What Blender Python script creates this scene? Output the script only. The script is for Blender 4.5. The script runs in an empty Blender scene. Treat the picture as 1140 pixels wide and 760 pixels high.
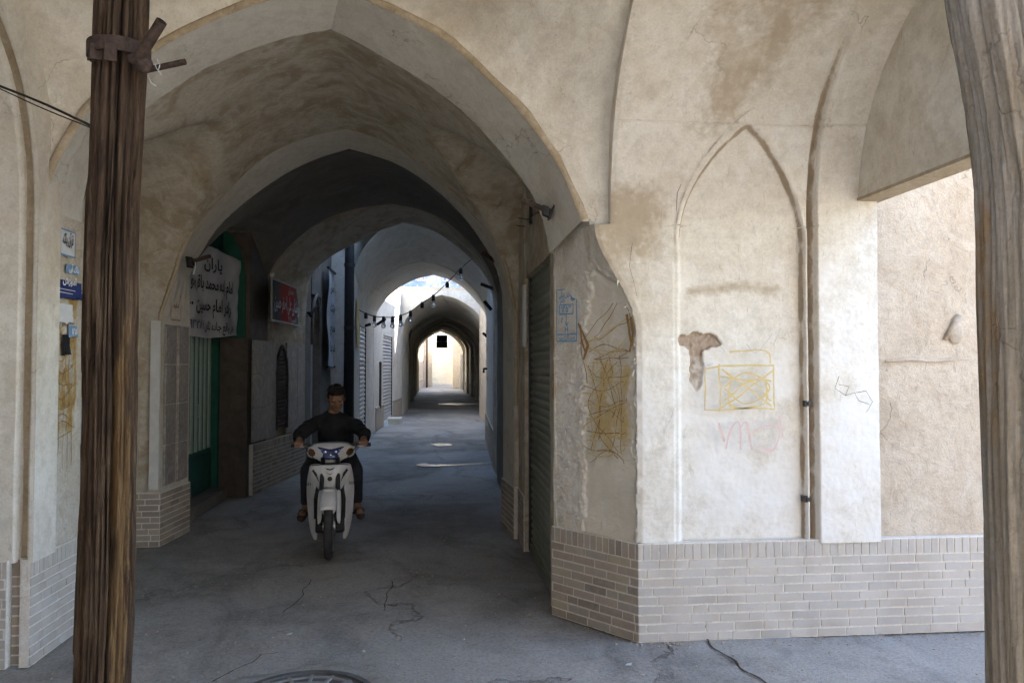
import bpy, bmesh, math, random
from mathutils import Vector, Matrix, noise, Quaternion
random.seed(7)
PI = math.pi
scene = bpy.context.scene
COL = scene.collection
V = Vector

# ------------------------------------------------------------------ camera
YAW = math.radians(5.5); PITCH = math.radians(1.68); FPX = 850.0; EYE = V((0, 0, 1.6))
cam = bpy.data.cameras.new('camera'); cam.lens = 36 * FPX / 1140; cam.sensor_width = 36
cam.clip_start = .05; cam.clip_end = 2000
camo = bpy.data.objects.new('camera', cam); COL.objects.link(camo)
camo.location = EYE; camo.rotation_euler = (PI / 2 + PITCH, 0, -YAW)
scene.camera = camo
_f0 = V((math.sin(YAW), math.cos(YAW), 0)); _r = V((math.cos(YAW), -math.sin(YAW), 0))
_f = _f0 * math.cos(PITCH) + V((0, 0, 1)) * math.sin(PITCH); _u = -_f0 * math.sin(PITCH) + V((0, 0, 1)) * math.cos(PITCH)


def at(px, py, Y=None, X=None, Z=None, D=None):
    """measured point of the photograph turned into a place on a known plane of the building"""
    d = _f * FPX + _r * (px - 570) + _u * (380 - py)
    if Y is not None: k = (Y - EYE.y) / d.y
    elif X is not None: k = (X - EYE.x) / d.x
    elif Z is not None: k = (Z - EYE.z) / d.z
    else: k = D / FPX
    return EYE + d * k


# ------------------------------------------------------------------ object helpers
def link(o, parent=None):
    COL.objects.link(o)
    if parent is not None:
        o.parent = parent
        o.matrix_parent_inverse = Matrix.Identity(4)
    return o


def tag(o, label=None, cat=None, group=None, kind=None):
    if label: o['label'] = label
    if cat: o['category'] = cat
    if group: o['group'] = group
    if kind: o['kind'] = kind
    return o


def thing(name, label, cat, loc=(0, 0, 0), rz=0, group=None):
    o = bpy.data.objects.new(name, None); o.empty_display_size = .1
    o.location = loc; o.rotation_euler = (0, 0, rz)
    link(o); return tag(o, label, cat, group)


class MB:
    def __init__(s): s.v = []; s.f = []; s.a = {}

    def add(s, vs, fs):
        n = len(s.v); s.v += [V(p) for p in vs]; s.f += [tuple(i + n for i in f) for f in fs]; return n

    def box(s, x0, x1, y0, y1, z0, z1):
        s.add([(x0, y0, z0), (x1, y0, z0), (x1, y1, z0), (x0, y1, z0), (x0, y0, z1), (x1, y0, z1), (x1, y1, z1), (x0, y1, z1)],
              [(0, 3, 2, 1), (4, 5, 6, 7), (0, 1, 5, 4), (1, 2, 6, 5), (2, 3, 7, 6), (3, 0, 4, 7)])

    def prism(s, plan, z0, z1):
        n = len(plan)
        vs = [(p[0], p[1], z0) for p in plan] + [(p[0], p[1], z1) for p in plan]
        s.add(vs, [tuple(range(n))[::-1], tuple(range(n, 2 * n))] + [(i, (i + 1) % n, n + (i + 1) % n, n + i) for i in range(n)])

    def obox(s, c, u, v, w):
        """box centred at c with half axes u, v, w"""
        c, u, v, w = V(c), V(u), V(v), V(w)
        vs = [c + u * a + v * b + w * d for d in (-1, 1) for (a, b) in ((-1, -1), (1, -1), (1, 1), (-1, 1))]
        s.add(vs, [(0, 3, 2, 1), (4, 5, 6, 7), (0, 1, 5, 4), (1, 2, 6, 5), (2, 3, 7, 6), (3, 0, 4, 7)])

    def tube(s, pts, rad, n=10, cap=True):
        pts = [V(p) for p in pts]; m = len(pts)
        rad = rad if isinstance(rad, (list, tuple)) else [rad] * m
        vs = []; prev = None
        for i, p in enumerate(pts):
            t = (pts[min(i + 1, m - 1)] - pts[max(i - 1, 0)]).normalized()
            if prev is None:
                a = V((0, 0, 1)) if abs(t.z) < .9 else V((1, 0, 0))
                e = t.cross(a).normalized()
            else:
                e = (prev - t * prev.dot(t)).normalized()
            prev = e; b = t.cross(e)
            vs += [p + (e * math.cos(2 * PI * k / n) + b * math.sin(2 * PI * k / n)) * rad[i] for k in range(n)]
        fs = [(i * n + k, i * n + (k + 1) % n, (i + 1) * n + (k + 1) % n, (i + 1) * n + k) for i in range(m - 1) for k in range(n)]
        if cap: fs += [tuple(range(n))[::-1], tuple((m - 1) * n + k for k in range(n))]
        s.add(vs, fs)

    def cap(s, p0, r0, p1, r1, n=12):
        """tapered capsule"""
        p0, p1 = V(p0), V(p1); d = (p1 - p0); L = d.length; t = d / L
        pts = []; rr = []
        for a in (-85, -55, -25): pts.append(p0 + t * r0 * math.sin(math.radians(a))); rr.append(r0 * math.cos(math.radians(a)))
        pts += [p0, p0.lerp(p1, .5), p1]; rr += [r0, (r0 + r1) / 2, r1]
        for a in (25, 55, 85): pts.append(p1 + t * r1 * math.sin(math.radians(a))); rr.append(r1 * math.cos(math.radians(a)))
        s.tube(pts, rr, n)

    def chain(s, pts, rad, n=12):
        for i in range(len(pts) - 1): s.cap(pts[i], rad[i], pts[i + 1], rad[i + 1], n)

    def ell(s, c, r, rot=None, n=16, m=10):
        c = V(c); vs = []
        R = rot.to_matrix() if rot else Matrix.Identity(3)
        for i in range(1, m):
            a = PI * i / m
            for k in range(n):
                b = 2 * PI * k / n
                vs.append(c + R @ V((r[0] * math.sin(a) * math.cos(b), r[1] * math.sin(a) * math.sin(b), r[2] * math.cos(a))))
        vs += [c + R @ V((0, 0, r[2])), c + R @ V((0, 0, -r[2]))]
        fs = [(i * n + k, i * n + (k + 1) % n, (i + 1) * n + (k + 1) % n, (i + 1) * n + k)[::-1] for i in range(m - 2) for k in range(n)]
        t = (m - 1) * n
        fs += [(t, k, (k + 1) % n) for k in range(n)] + [(t + 1, (m - 2) * n + (k + 1) % n, (m - 2) * n + k) for k in range(n)]
        s.add(vs, fs)

    def mesh(s, name, smooth=False, weld=False):
        me = bpy.data.meshes.new(name); me.from_pydata([tuple(p) for p in s.v], [], s.f)
        if weld:
            bm = bmesh.new(); bm.from_mesh(me); bmesh.ops.remove_doubles(bm, verts=bm.verts, dist=1e-5)
            bmesh.ops.recalc_face_normals(bm, faces=bm.faces); bm.to_mesh(me); bm.free()
        if smooth:
            for p in me.polygons: p.use_smooth = True
        for k, vals in s.a.items():
            at_ = me.attributes.new(k, 'FLOAT', 'POINT')
            for i, x in enumerate(vals): at_.data[i].value = x
        me.update(); return me

    def build(s, name, m, parent=None, smooth=False, weld=False, label=None, bevel=0):
        me = s.mesh(name, smooth, weld); me.materials.append(m)
        o = bpy.data.objects.new(name, me); link(o, parent)
        if bevel:
            b = o.modifiers.new('bevel', 'BEVEL'); b.width = bevel; b.segments = 2; b.limit_method = 'ANGLE'
        if label: o['label'] = label
        return o


def grid(nu, nv, fn, attrs=None):
    """sheet of nu x nv cells; fn(u, v) gives the point, attrs maps a name to f(u, v, point)"""
    mb = MB()
    for j in range(nv + 1):
        for i in range(nu + 1): mb.v.append(V(fn(i / nu, j / nv)))
    w = nu + 1
    mb.f = [(j * w + i, j * w + i + 1, (j + 1) * w + i + 1, (j + 1) * w + i) for j in range(nv) for i in range(nu)]
    if attrs:
        for k, f in attrs.items():
            mb.a[k] = [f((n % w) / nu, (n // w) / nv, mb.v[n]) for n in range(len(mb.v))]
    return mb


def fuse(name, mb, voxel, smooth, m, parent=None, it=3, fac=.5):
    me = mb.mesh(name); o = bpy.data.objects.new(name, me); COL.objects.link(o)
    r = o.modifiers.new('r', 'REMESH'); r.mode = 'VOXEL'; r.voxel_size = voxel; r.use_smooth_shade = True
    if smooth:
        q = o.modifiers.new('s', 'SMOOTH'); q.factor = fac; q.iterations = it
    dg = bpy.context.evaluated_depsgraph_get(); dg.update()
    nm = bpy.data.meshes.new_from_object(o.evaluated_get(dg)); nm.name = name
    bpy.data.objects.remove(o); nm.materials.clear(); nm.materials.append(m)
    o = bpy.data.objects.new(name, nm); return link(o, parent)


def sstep(a, b, x):
    t = min(1, max(0, (x - a) / (b - a))); return t * t * (3 - 2 * t)


def fbm(p, s, o=4): return noise.fractal(V(p) * s, 1.0, 2.0, o)


# ------------------------------------------------------------------ materials
def mat(name, rough=.9, base=(.5, .5, .5), metal=0., spec=.3):
    m = bpy.data.materials.new(name); m.use_nodes = True
    b = m.node_tree.nodes['Principled BSDF']
    b.inputs['Base Color'].default_value = (*base, 1); b.inputs['Roughness'].default_value = rough
    b.inputs['Metallic'].default_value = metal; b.inputs['Specular IOR Level'].default_value = spec
    return m


class N:
    def __init__(s, m):
        s.m = m; s.nt = m.node_tree; s.b = s.nt.nodes['Principled BSDF']
        s.tc = s.nt.nodes.new('ShaderNodeTexCoord')

    def n(s, t, **k):
        x = s.nt.nodes.new(t)
        for a, b in k.items(): setattr(x, a, b)
        return x

    def l(s, a, b): s.nt.links.new(a, b)

    def vec(s, scale=(1, 1, 1), rot=(0, 0, 0), loc=(0, 0, 0)):
        x = s.n('ShaderNodeMapping'); x.inputs['Scale'].default_value = scale; x.inputs['Rotation'].default_value = rot
        x.inputs['Location'].default_value = loc
        s.l(s.tc.outputs['Object'], x.inputs['Vector']); return x.outputs['Vector']

    def noise(s, scale, detail=6, rough=.6, dist=0, vec=None):
        x = s.n('ShaderNodeTexNoise'); x.inputs['Scale'].default_value = scale; x.inputs['Detail'].default_value = detail
        x.inputs['Roughness'].default_value = rough; x.inputs['Distortion'].default_value = dist
        s.l(vec or s.tc.outputs['Object'], x.inputs['Vector']); return x.outputs['Fac']

    def ramp(s, fac, stops, interp='LINEAR'):
        x = s.n('ShaderNodeValToRGB'); x.color_ramp.interpolation = interp; e = x.color_ramp.elements
        while len(e) < len(stops): e.new(.5)
        for i, (p, c) in enumerate(stops):
            e[i].position = p; e[i].color = (*c, 1) if not isinstance(c, (int, float)) else (c, c, c, 1)
        s.l(fac, x.inputs['Fac']); return x.outputs['Color']

    def mix(s, fac, a, b, mode='MIX'):
        x = s.n('ShaderNodeMix', data_type='RGBA', blend_type=mode)
        for k, val in ((0, fac), (6, a), (7, b)):
            if isinstance(val, (int, float)): x.inputs[k].default_value = val if k == 0 else (val, val, val, 1)
            elif isinstance(val, tuple): x.inputs[k].default_value = (*val, 1)
            else: s.l(val, x.inputs[k])
        return x.outputs[2]

    def math(s, op, a, b=0., c=0.):
        x = s.n('ShaderNodeMath', operation=op)
        for k, val in enumerate((a, b, c)):
            if isinstance(val, (int, float)): x.inputs[k].default_value = val
            else: s.l(val, x.inputs[k])
        return x.outputs[0]

    def attr(s, name): return s.n('ShaderNodeAttribute', attribute_name=name).outputs['Fac']

    def bump(s, h, strength=.5, dist=.01, prev=None):
        x = s.n('ShaderNodeBump'); x.inputs['Strength'].default_value = strength; x.inputs['Distance'].default_value = dist
        s.l(h, x.inputs['Height'])
        if prev is not None: s.l(prev, x.inputs['Normal'])
        s.l(x.outputs['Normal'], s.b.inputs['Normal']); return x.outputs['Normal']

    def color(s, c): s.l(c, s.b.inputs['Base Color'])


def plaster(name, base, stain, pale, amount=.5, scale=1., streak=(1, 1, 1), extra=None, rough_bump=.35, soft=.07):
    m = mat(name, .92, base, spec=.15); n = N(m)
    v = n.vec(streak)
    a = n.noise(1.1 * scale, 8, .62, 1.2, v); b = n.noise(3.3 * scale, 8, .65, .8, v); d = n.noise(14 * scale, 6, .7); e = n.noise(90, 4, .6)
    lo = .62 - .22 * amount
    c = n.mix(n.ramp(a, [(lo - soft, 0.), (lo + .09 + soft, 1.)]), base, stain)
    c = n.mix(n.math('MULTIPLY', n.ramp(b, [(.50, 0.), (.62, 1.)]), .55), c, pale)
    c = n.mix(n.math('MULTIPLY', n.ramp(d, [(.35, 1.), (.55, 0.)]), .35), c, tuple(x * .72 for x in stain))
    c = n.mix(.5, c, n.ramp(e, [(.3, .80), (.7, 1.12)]), 'MULTIPLY')
    # fine brush scratches and hairline cracks
    sc = n.noise(26, 3, .5, 2.5, n.vec((1, 1, .16), (0, .5, 0)))
    c = n.mix(n.math('MULTIPLY', n.ramp(sc, [(.66, 0.), (.70, 1.)]), .35), c, tuple(x * .6 for x in stain))
    vo = n.n('ShaderNodeTexVoronoi', feature='DISTANCE_TO_EDGE'); vo.inputs['Scale'].default_value = .9
    wv = n.n('ShaderNodeVectorMath', operation='ADD')
    nz = n.n('ShaderNodeTexNoise'); nz.inputs['Scale'].default_value = 2.2; nz.inputs['Detail'].default_value = 5
    n.l(n.tc.outputs['Object'], nz.inputs['Vector']); n.l(n.tc.outputs['Object'], wv.inputs[0]); n.l(nz.outputs['Color'], wv.inputs[1]); n.l(wv.outputs[0], vo.inputs['Vector'])
    ck = n.math('MULTIPLY', n.ramp(vo.outputs['Distance'], [(.0, 1.), (.0045, 0.)]), n.ramp(a, [(.5, 0.), (.58, 1.)]))
    c = n.mix(n.math('MULTIPLY', ck, .6), c, (.16, .13, .10))
    if extra: c = extra(n, c)
    n.color(c)
    h = n.math('ADD', n.math('MULTIPLY', b, 1.), n.math('ADD', n.math('MULTIPLY', d, .5), n.math('MULTIPLY', e, .10)))
    h = n.math('SUBTRACT', h, n.math('MULTIPLY', ck, .3))
    n.bump(h, rough_bump, .02)
    return m


def attr_layers(layers):
    """paint, exposed mud, dirt, and some light and shade put into colour, carried by mesh attributes"""
    def f(n, c):
        for name, col1, col2, sc in layers:
            q = n.noise(sc, 6, .7)
            cc = n.mix(n.ramp(q, [(.35, 0.), (.65, 1.)]), col1, col2)
            k = n.math('ADD', n.attr(name), n.math('MULTIPLY', n.math('SUBTRACT', n.noise(22, 6, .62), .5), .7))
            k = n.math('MULTIPLY', n.ramp(k, [(.36, 0.), (.66, 1.)]), n.ramp(n.attr(name), [(.02, 0.), (.12, 1.)]))
            c = n.mix(k, c, cc)
        return c
    return f


CREAM = (.56, .49, .385); TAN = (.40, .32, .215); PALE = (.66, .61, .52)
M = {}
M['wall'] = plaster('cream_plaster', (.68, .635, .55), (.57, .50, .395), (.74, .705, .64), .45, .9,
                    extra=attr_layers([('mud', (.30, .23, .17), (.40, .31, .23), 30), ('white', (.71, .68, .625), (.66, .625, .56), 12),
                                       ('damp', (.47, .40, .30), (.40, .33, .24), 5), ('seam_shade', (.30, .235, .16), (.38, .30, .215), 20)]))
M['spandrel'] = plaster('ivory_plaster', (.66, .62, .535), (.52, .455, .355), (.72, .69, .62), .5, .9)
M['band'] = plaster('arch_plaster', (.61, .58, .505), (.52, .475, .395), (.65, .62, .55), .2, .9)
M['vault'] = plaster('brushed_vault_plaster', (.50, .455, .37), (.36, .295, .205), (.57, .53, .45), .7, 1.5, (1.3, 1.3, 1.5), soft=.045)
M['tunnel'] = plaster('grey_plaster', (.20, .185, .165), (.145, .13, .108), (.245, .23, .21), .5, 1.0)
M['far'] = plaster('far_white_plaster', (.56, .535, .485), (.45, .415, .355), (.62, .60, .56), .4, .8)
M['bead'] = plaster('tan_clay_bead', (.43, .35, .245), (.33, .26, .17), (.49, .42, .32), .5, 3)
M['rough'] = plaster('straw_mud_plaster', (.53, .445, .345), (.44, .355, .26), (.58, .51, .41), .5, 1.4, rough_bump=.9)
M['chamfer'] = plaster('worn_corner_plaster', (.68, .64, .56), (.52, .46, .36), (.70, .67, .61), .7, 3,
                       extra=attr_layers([('bare', (.70, .655, .56), (.62, .565, .455), 7), ('glue', (.54, .40, .18), (.62, .51, .30), 9),
                                          ('rag', (.74, .71, .645), (.62, .58, .50), 18), ('blue', (.16, .30, .46), (.45, .47, .46), 30)]), rough_bump=.8)
M['poster_patch'] = plaster('glue_stained_plaster', (.56, .51, .42), (.44, .38, .29), (.62, .58, .50), .5, 3,
                            extra=attr_layers([('glue', (.33, .20, .07), (.47, .34, .14), 14), ('rag', (.62, .58, .52), (.45, .40, .33), 25)]), rough_bump=.6)


def brick_mat(name, cols, mortar=None):
    m = mat(name, .9, cols[0], spec=.2); n = N(m)
    g = n.n('ShaderNodeNewGeometry')
    c = n.ramp(g.outputs['Random Per Island'], [(i / (len(cols) - 1), q) for i, q in enumerate(cols)])
    d = n.noise(30, 6, .7); e = n.noise(4, 5, .6)
    c = n.mix(n.math('MULTIPLY', n.ramp(d, [(.45, 0.), (.7, 1.)]), .3), c, (.52, .47, .41))
    c = n.mix(n.math('MULTIPLY', n.ramp(e, [(.45, 0.), (.6, 1.)]), .35), c, (.30, .25, .20))
    n.color(c); n.bump(n.math('ADD', d, n.noise(160, 3, .6)), .35, .006); return m


M['brick'] = brick_mat('buff_brick', [(.445, .405, .35), (.50, .455, .40), (.47, .42, .36), (.425, .395, .355), (.52, .475, .415)])
M['brick_dirty'] = brick_mat('sooty_brick', [(.30, .25, .20), (.38, .32, .26), (.22, .19, .165), (.40, .35, .25), (.33, .30, .27)])
M['mortar'] = plaster('mortar', (.70, .655, .58), (.60, .545, .46), (.74, .70, .64), .5, 5)


def marble_mat():
    m = mat('veined_stone', .45, spec=.4); n = N(m)
    a = n.noise(3, 10, .75, 3.0); g = n.n('ShaderNodeNewGeometry')
    c = n.ramp(a, [(.35, (.40, .36, .31)), (.5, (.30, .27, .235)), (.53, (.20, .17, .15)), (.58, (.34, .31, .27)), (.8, (.44, .40, .36))])
    c = n.mix(.35, c, n.ramp(g.outputs['Random Per Island'], [(0, .6), (1, 1.2)]), 'MULTIPLY')
    n.color(c); return m


M['marble'] = marble_mat()


def ground_mat():
    m = mat('worn_asphalt', .85, spec=.3); n = N(m)
    big = n.noise(.7, 6, .6, .5); mid = n.noise(4, 8, .65); fine = n.noise(160, 4, .7); grit = n.noise(55, 5, .75)
    c = n.ramp(mid, [(.3, (.20, .19, .175)), (.55, (.265, .25, .228)), (.75, (.325, .31, .28))])
    c = n.mix(n.math('MULTIPLY', n.ramp(big, [(.46, 0.), (.54, 1.)]), .7), c, (.34, .32, .29))
    stn = n.noise(1.1, 7, .7, 1.5, n.vec((1, .45, 1), (0, 0, .2), (5, 2, 0)))
    c = n.mix(n.math('MULTIPLY', n.ramp(stn, [(.52, 0.), (.66, 1.)]), .55), c, (.13, .12, .11))
    c = n.mix(.65, c, n.ramp(grit, [(.32, .45), (.5, 1.), (.7, 1.3)]), 'MULTIPLY')
    c = n.mix(.5, c, n.ramp(fine, [(.3, .6), (.7, 1.35)]), 'MULTIPLY')
    dust = n.noise(1.6, 8, .7, 1)
    c = n.mix(n.math('MULTIPLY', n.ramp(dust, [(.55, 0.), (.68, 1.)]), .5), c, (.34, .31, .27))
    vo = n.n('ShaderNodeTexVoronoi', feature='DISTANCE_TO_EDGE'); vo.inputs['Scale'].default_value = .42
    wv = n.n('ShaderNodeVectorMath', operation='ADD')
    nz = n.n('ShaderNodeTexNoise'); nz.inputs['Scale'].default_value = 1.7; nz.inputs['Detail'].default_value = 8; nz.inputs['Roughness'].default_value = .65
    n.l(n.tc.outputs['Object'], nz.inputs['Vector']); n.l(n.tc.outputs['Object'], wv.inputs[0]); n.l(nz.outputs['Color'], wv.inputs[1]); n.l(wv.outputs[0], vo.inputs['Vector'])
    ck = n.math('MULTIPLY', n.ramp(vo.outputs['Distance'], [(.0, 1.), (.009, .0)]), n.ramp(n.noise(1.3, 4, .6), [(.42, 0.), (.52, 1.)]))
    c = n.mix(n.math('MULTIPLY', ck, .6), c, (.09, .08, .07))
    n.color(c)
    rr = n.ramp(big, [(.4, .95), (.6, .7)]); n.l(rr, n.b.inputs['Roughness'])
    h = n.math('ADD', n.math('MULTIPLY', mid, 1.2), n.math('ADD', n.math('MULTIPLY', grit, .35), n.math('MULTIPLY', fine, .15)))
    n.bump(n.math('SUBTRACT', h, n.math('MULTIPLY', ck, 1.2)), .7, .02); return m


M['ground'] = ground_mat()


def wood_mat(name, dark, midc, light, grain=1., kb=1.):
    m = mat(name, .8, spec=.25); n = N(m)
    v = n.vec((24 * grain, 24 * grain, 2.2))
    a = n.noise(1.0, 12, .78, .9, v); b = n.noise(3.6, 10, .78, .6, v); p = n.noise(2.2, 6, .65)
    c = n.ramp(a, [(.36, dark), (.50, midc), (.64, light)])
    c = n.mix(n.math('MULTIPLY', n.ramp(b, [(.35, 1.), (.5, 0.)]), .8), c, tuple(x * (.35 if kb == 1 else .6) for x in dark))
    c = n.mix(n.math('MULTIPLY', n.ramp(p, [(.5, 0.), (.62, 1.)]), .45), c, tuple(x * .5 for x in dark))
    fr = n.mix(n.ramp(b, [(.4, 0.), (.6, 1.)]), (.17, .095, .04), (.30, .185, .08))
    k = n.ramp(n.math('ADD', n.attr('fresh'), n.math('MULTIPLY', n.math('SUBTRACT', b, .5), 1.2)), [(.45, 0.), (.6, 1.)])
    c = n.mix(n.math('MULTIPLY', k, n.ramp(n.attr('fresh'), [(.02, 0.), (.2, 1.)])), c, fr)
    n.color(c); n.bump(n.math('ADD', a, n.math('MULTIPLY', b, 1.2)), kb, .022 * kb); return m


M['wood'] = wood_mat('dark_brown_timber', (.058, .034, .020), (.130, .080, .047), (.225, .155, .096))
M['grey_wood'] = wood_mat('weathered_grey_timber', (.31, .275, .235), (.40, .365, .32), (.48, .445, .395), .6, .3)


def mottled(name, c1, c2, scale=12, rough=.7, metal=0, bump=.2, spec=.3):
    m = mat(name, rough, c1, metal, spec); n = N(m)
    a = n.noise(scale, 7, .7, .4); n.color(n.ramp(a, [(.35, c1), (.65, c2)])); n.bump(a, bump, .005); return m


M['rust'] = mottled('rusty_steel', (.035, .024, .02), (.105, .07, .052), 40, .8, .3)
M['limed'] = plaster('limewashed_timber', (.37, .325, .265), (.26, .215, .155), (.44, .40, .335), .5, 2.2, (5, 5, .45), extra=attr_layers([('fresh', (.27, .18, .10), (.36, .26, .155), 25)]), rough_bump=.5)
M['shutter'] = mottled('green_grey_shutter_paint', (.155, .16, .115), (.21, .215, .155), 5, .55, .2)
M['shutter_grey'] = mottled('grey_shutter_paint', (.36, .36, .36), (.48, .48, .47), 6, .5, .3)
M['shutter_dark'] = mottled('dusty_grey_shutter', (.22, .22, .21), (.30, .30, .28), 6, .55, .3)
M['green'] = mottled('green_door_paint', (.010, .075, .055), (.02, .12, .085), 4, .45)
M['pale_green'] = mottled('pale_green_door_panel', (.30, .40, .35), (.38, .48, .42), 5, .5)
M['green_wall'] = mottled('green_wall_paint', (.012, .085, .06), (.022, .12, .085), 3, .7)
M['brown_trim'] = mottled('brown_stone_trim', (.07, .056, .045), (.115, .095, .078), 6, .6)
M['black'] = mottled('black_paint', (.012, .012, .013), (.022, .022, .024), 9, .5)
M['dark_metal'] = mottled('dark_steel', (.03, .03, .032), (.06, .055, .05), 30, .5, .5)
M['iron'] = mottled('cast_iron', (.08, .08, .08), (.14, .135, .13), 20, .6, .3)
M['cable'] = mat('black_cable', .6, (.02, .02, .02))
M['white_board'] = mottled('white_painted_board', (.55, .54, .50), (.66, .65, .61), 9, .6)
M['mud_pile'] = mottled('crumbled_plaster', (.33, .27, .20), (.44, .37, .29), 30, .95, 0, .8)
M['blue_ink'] = mottled('blue_stencil_ink', (.07, .22, .42), (.18, .34, .50), 60, .9)
M['brown_ink'] = mottled('dried_brown_glue', (.20, .105, .03), (.36, .23, .09), 60, .8)
M['yellow_ink'] = mottled('yellow_ochre_glue', (.52, .38, .13), (.60, .50, .28), 50, .9)
M['pink_ink'] = mottled('faded_pink_paint', (.60, .42, .38), (.62, .50, .45), 40, .95)
M['grey_ink'] = mottled('pencil_grey_scrawl', (.36, .34, .32), (.48, .46, .43), 60, .95)
M['maroon_ink'] = mottled('maroon_stencil_ink', (.15, .04, .05), (.20, .08, .07), 60, .9)
M['black_ink'] = mat('black_lettering', .8, (.02, .018, .018))
M['white_ink'] = mat('white_lettering', .7, (.72, .74, .78))
M['cloth_white'] = mottled('white_banner_cloth', (.40, .41, .43), (.48, .49, .51), 3, .9)
M['paper'] = mottled('printed_paper', (.55, .56, .56), (.64, .65, .66), 8, .85)
M['blue_paper'] = mottled('dark_blue_poster', (.015, .03, .12), (.03, .05, .17), 6, .7)
M['light_blue_paper'] = mottled('light_blue_plate', (.14, .26, .42), (.24, .36, .50), 10, .7)
M['crack'] = mat('open_crack', .95, (.06, .045, .035), spec=0.)
M['water'] = mat('still_water', .06, (.06, .065, .07), spec=.9); _n = N(M['water']); _n.bump(_n.noise(22, 3, .5), .8, .05)
M['glass'] = mat('clear_bulb_glass', .05, (.9, .92, .95), spec=.5); M['glass'].node_tree.nodes['Principled BSDF'].inputs['Transmission Weight'].default_value = .85

# ------------------------------------------------------------------ writing
_J = {}
for _ch, _c, _n in (('ا', 0xFE8D, 2), ('آ', 0xFE81, 2), ('ب', 0xFE8F, 4), ('ت', 0xFE95, 4), ('ث', 0xFE99, 4), ('ج', 0xFE9D, 4), ('ح', 0xFEA1, 4), ('خ', 0xFEA5, 4), ('د', 0xFEA9, 2),
                    ('ذ', 0xFEAB, 2), ('ر', 0xFEAD, 2), ('ز', 0xFEAF, 2), ('س', 0xFEB1, 4), ('ش', 0xFEB5, 4), ('ص', 0xFEB9, 4), ('ع', 0xFEC9, 4), ('غ', 0xFECD, 4), ('ف', 0xFED1, 4),
                    ('ق', 0xFED5, 4), ('ل', 0xFEDD, 4), ('م', 0xFEE1, 4), ('ن', 0xFEE5, 4), ('ه', 0xFEE9, 4), ('و', 0xFEED, 2), ('ی', 0xFBFC, 4), ('ک', 0xFB8E, 4), ('گ', 0xFB92, 4), ('پ', 0xFB56, 4), ('ئ', 0xFE89, 4)):
    _J[_ch] = (_c, _n)


def shape_fa(t):
    out = []
    for i, ch in enumerate(t):
        if ch not in _J: out.append(ch); continue
        prev = i > 0 and t[i - 1] in _J and _J[t[i - 1]][1] == 4
        nxt = i < len(t) - 1 and t[i + 1] in _J and _J[ch][1] == 4
        out.append(chr(_J[ch][0] + (3 if prev and nxt else 2 if nxt else 1 if prev else 0)))
    s = ''.join(reversed(out)); res = ''; run = ''
    for ch in s:
        if '\u06f0' <= ch <= '\u06f9': run = ch + run
        else: res += run + ch; run = ''
    return res + run


def frame(o, u, v):
    """placement with local x along u and local y along v"""
    u = V(u).normalized(); n = u.cross(V(v)).normalized(); v = n.cross(u)
    return Matrix(((u.x, v.x, n.x, o[0]), (u.y, v.y, n.y, o[1]), (u.z, v.z, n.z, o[2]), (0, 0, 0, 1)))


def text(body, size, fr, m, parent, name='lettering', off=.0, width=None, bold=.03, wave=0):
    c = bpy.data.curves.new(name, 'FONT'); c.body = shape_fa(body); c.size = size; c.align_x = 'CENTER'; c.align_y = 'CENTER'; c.offset = bold * size
    o = bpy.data.objects.new(name, c); COL.objects.link(o)
    dg = bpy.context.evaluated_depsgraph_get(); dg.update()
    me = bpy.data.meshes.new_from_object(o.evaluated_get(dg)); bpy.data.objects.remove(o)
    xs = [v.co.x for v in me.vertices] or [0, 1]
    k = width / (max(xs) - min(xs)) if width else 1
    cx = (max(xs) + min(xs)) / 2
    for v in me.vertices: v.co = fr @ V(((v.co.x - cx) * k, v.co.y, off + (wave(((v.co.x - cx) * k)) if wave else 0)))
    me.materials.clear(); me.materials.append(m); me.name = name
    o = bpy.data.objects.new(name, me); return link(o, parent)


def strokes(lines, w, fr, off=.002):
    """flat painted strokes; lines in the frame's plane"""
    mb = MB()
    for k, ln in enumerate(lines):
        pts = [V((p[0], p[1], 0)) for p in ln]; vs = []
        for i, p in enumerate(pts):
            t = (pts[min(i + 1, len(pts) - 1)] - pts[max(i - 1, 0)])
            if t.length < 1e-9: t = V((1, 0, 0))
            t.normalize(); n = V((-t.y, t.x, 0)); ww = w * (.6 + .8 * abs(noise.noise(p * 9 + V((k, 0, 0)))))
            z = off + .0004 * (k % 7)
            vs += [fr @ V((*(p + n * ww / 2).xy, z)), fr @ V((*(p - n * ww / 2).xy, z))]
        mb.add(vs, [(2 * i, 2 * i + 1, 2 * i + 3, 2 * i + 2) for i in range(len(pts) - 1)])
    return mb


def wob(pts, n=8, amp=.006, seed=0):
    """hand-drawn version of a polyline"""
    out = []
    for i in range(len(pts) - 1):
        a, b = V((*pts[i], 0)), V((*pts[i + 1], 0))
        for k in range(n):
            p = a.lerp(b, k / n); q = noise.noise_vector(p * 7 + V((seed * 3.1, 0, 0))) * amp
            out.append((p.x + q.x, p.y + q.y))
    out.append(tuple(pts[-1])); return out


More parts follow.
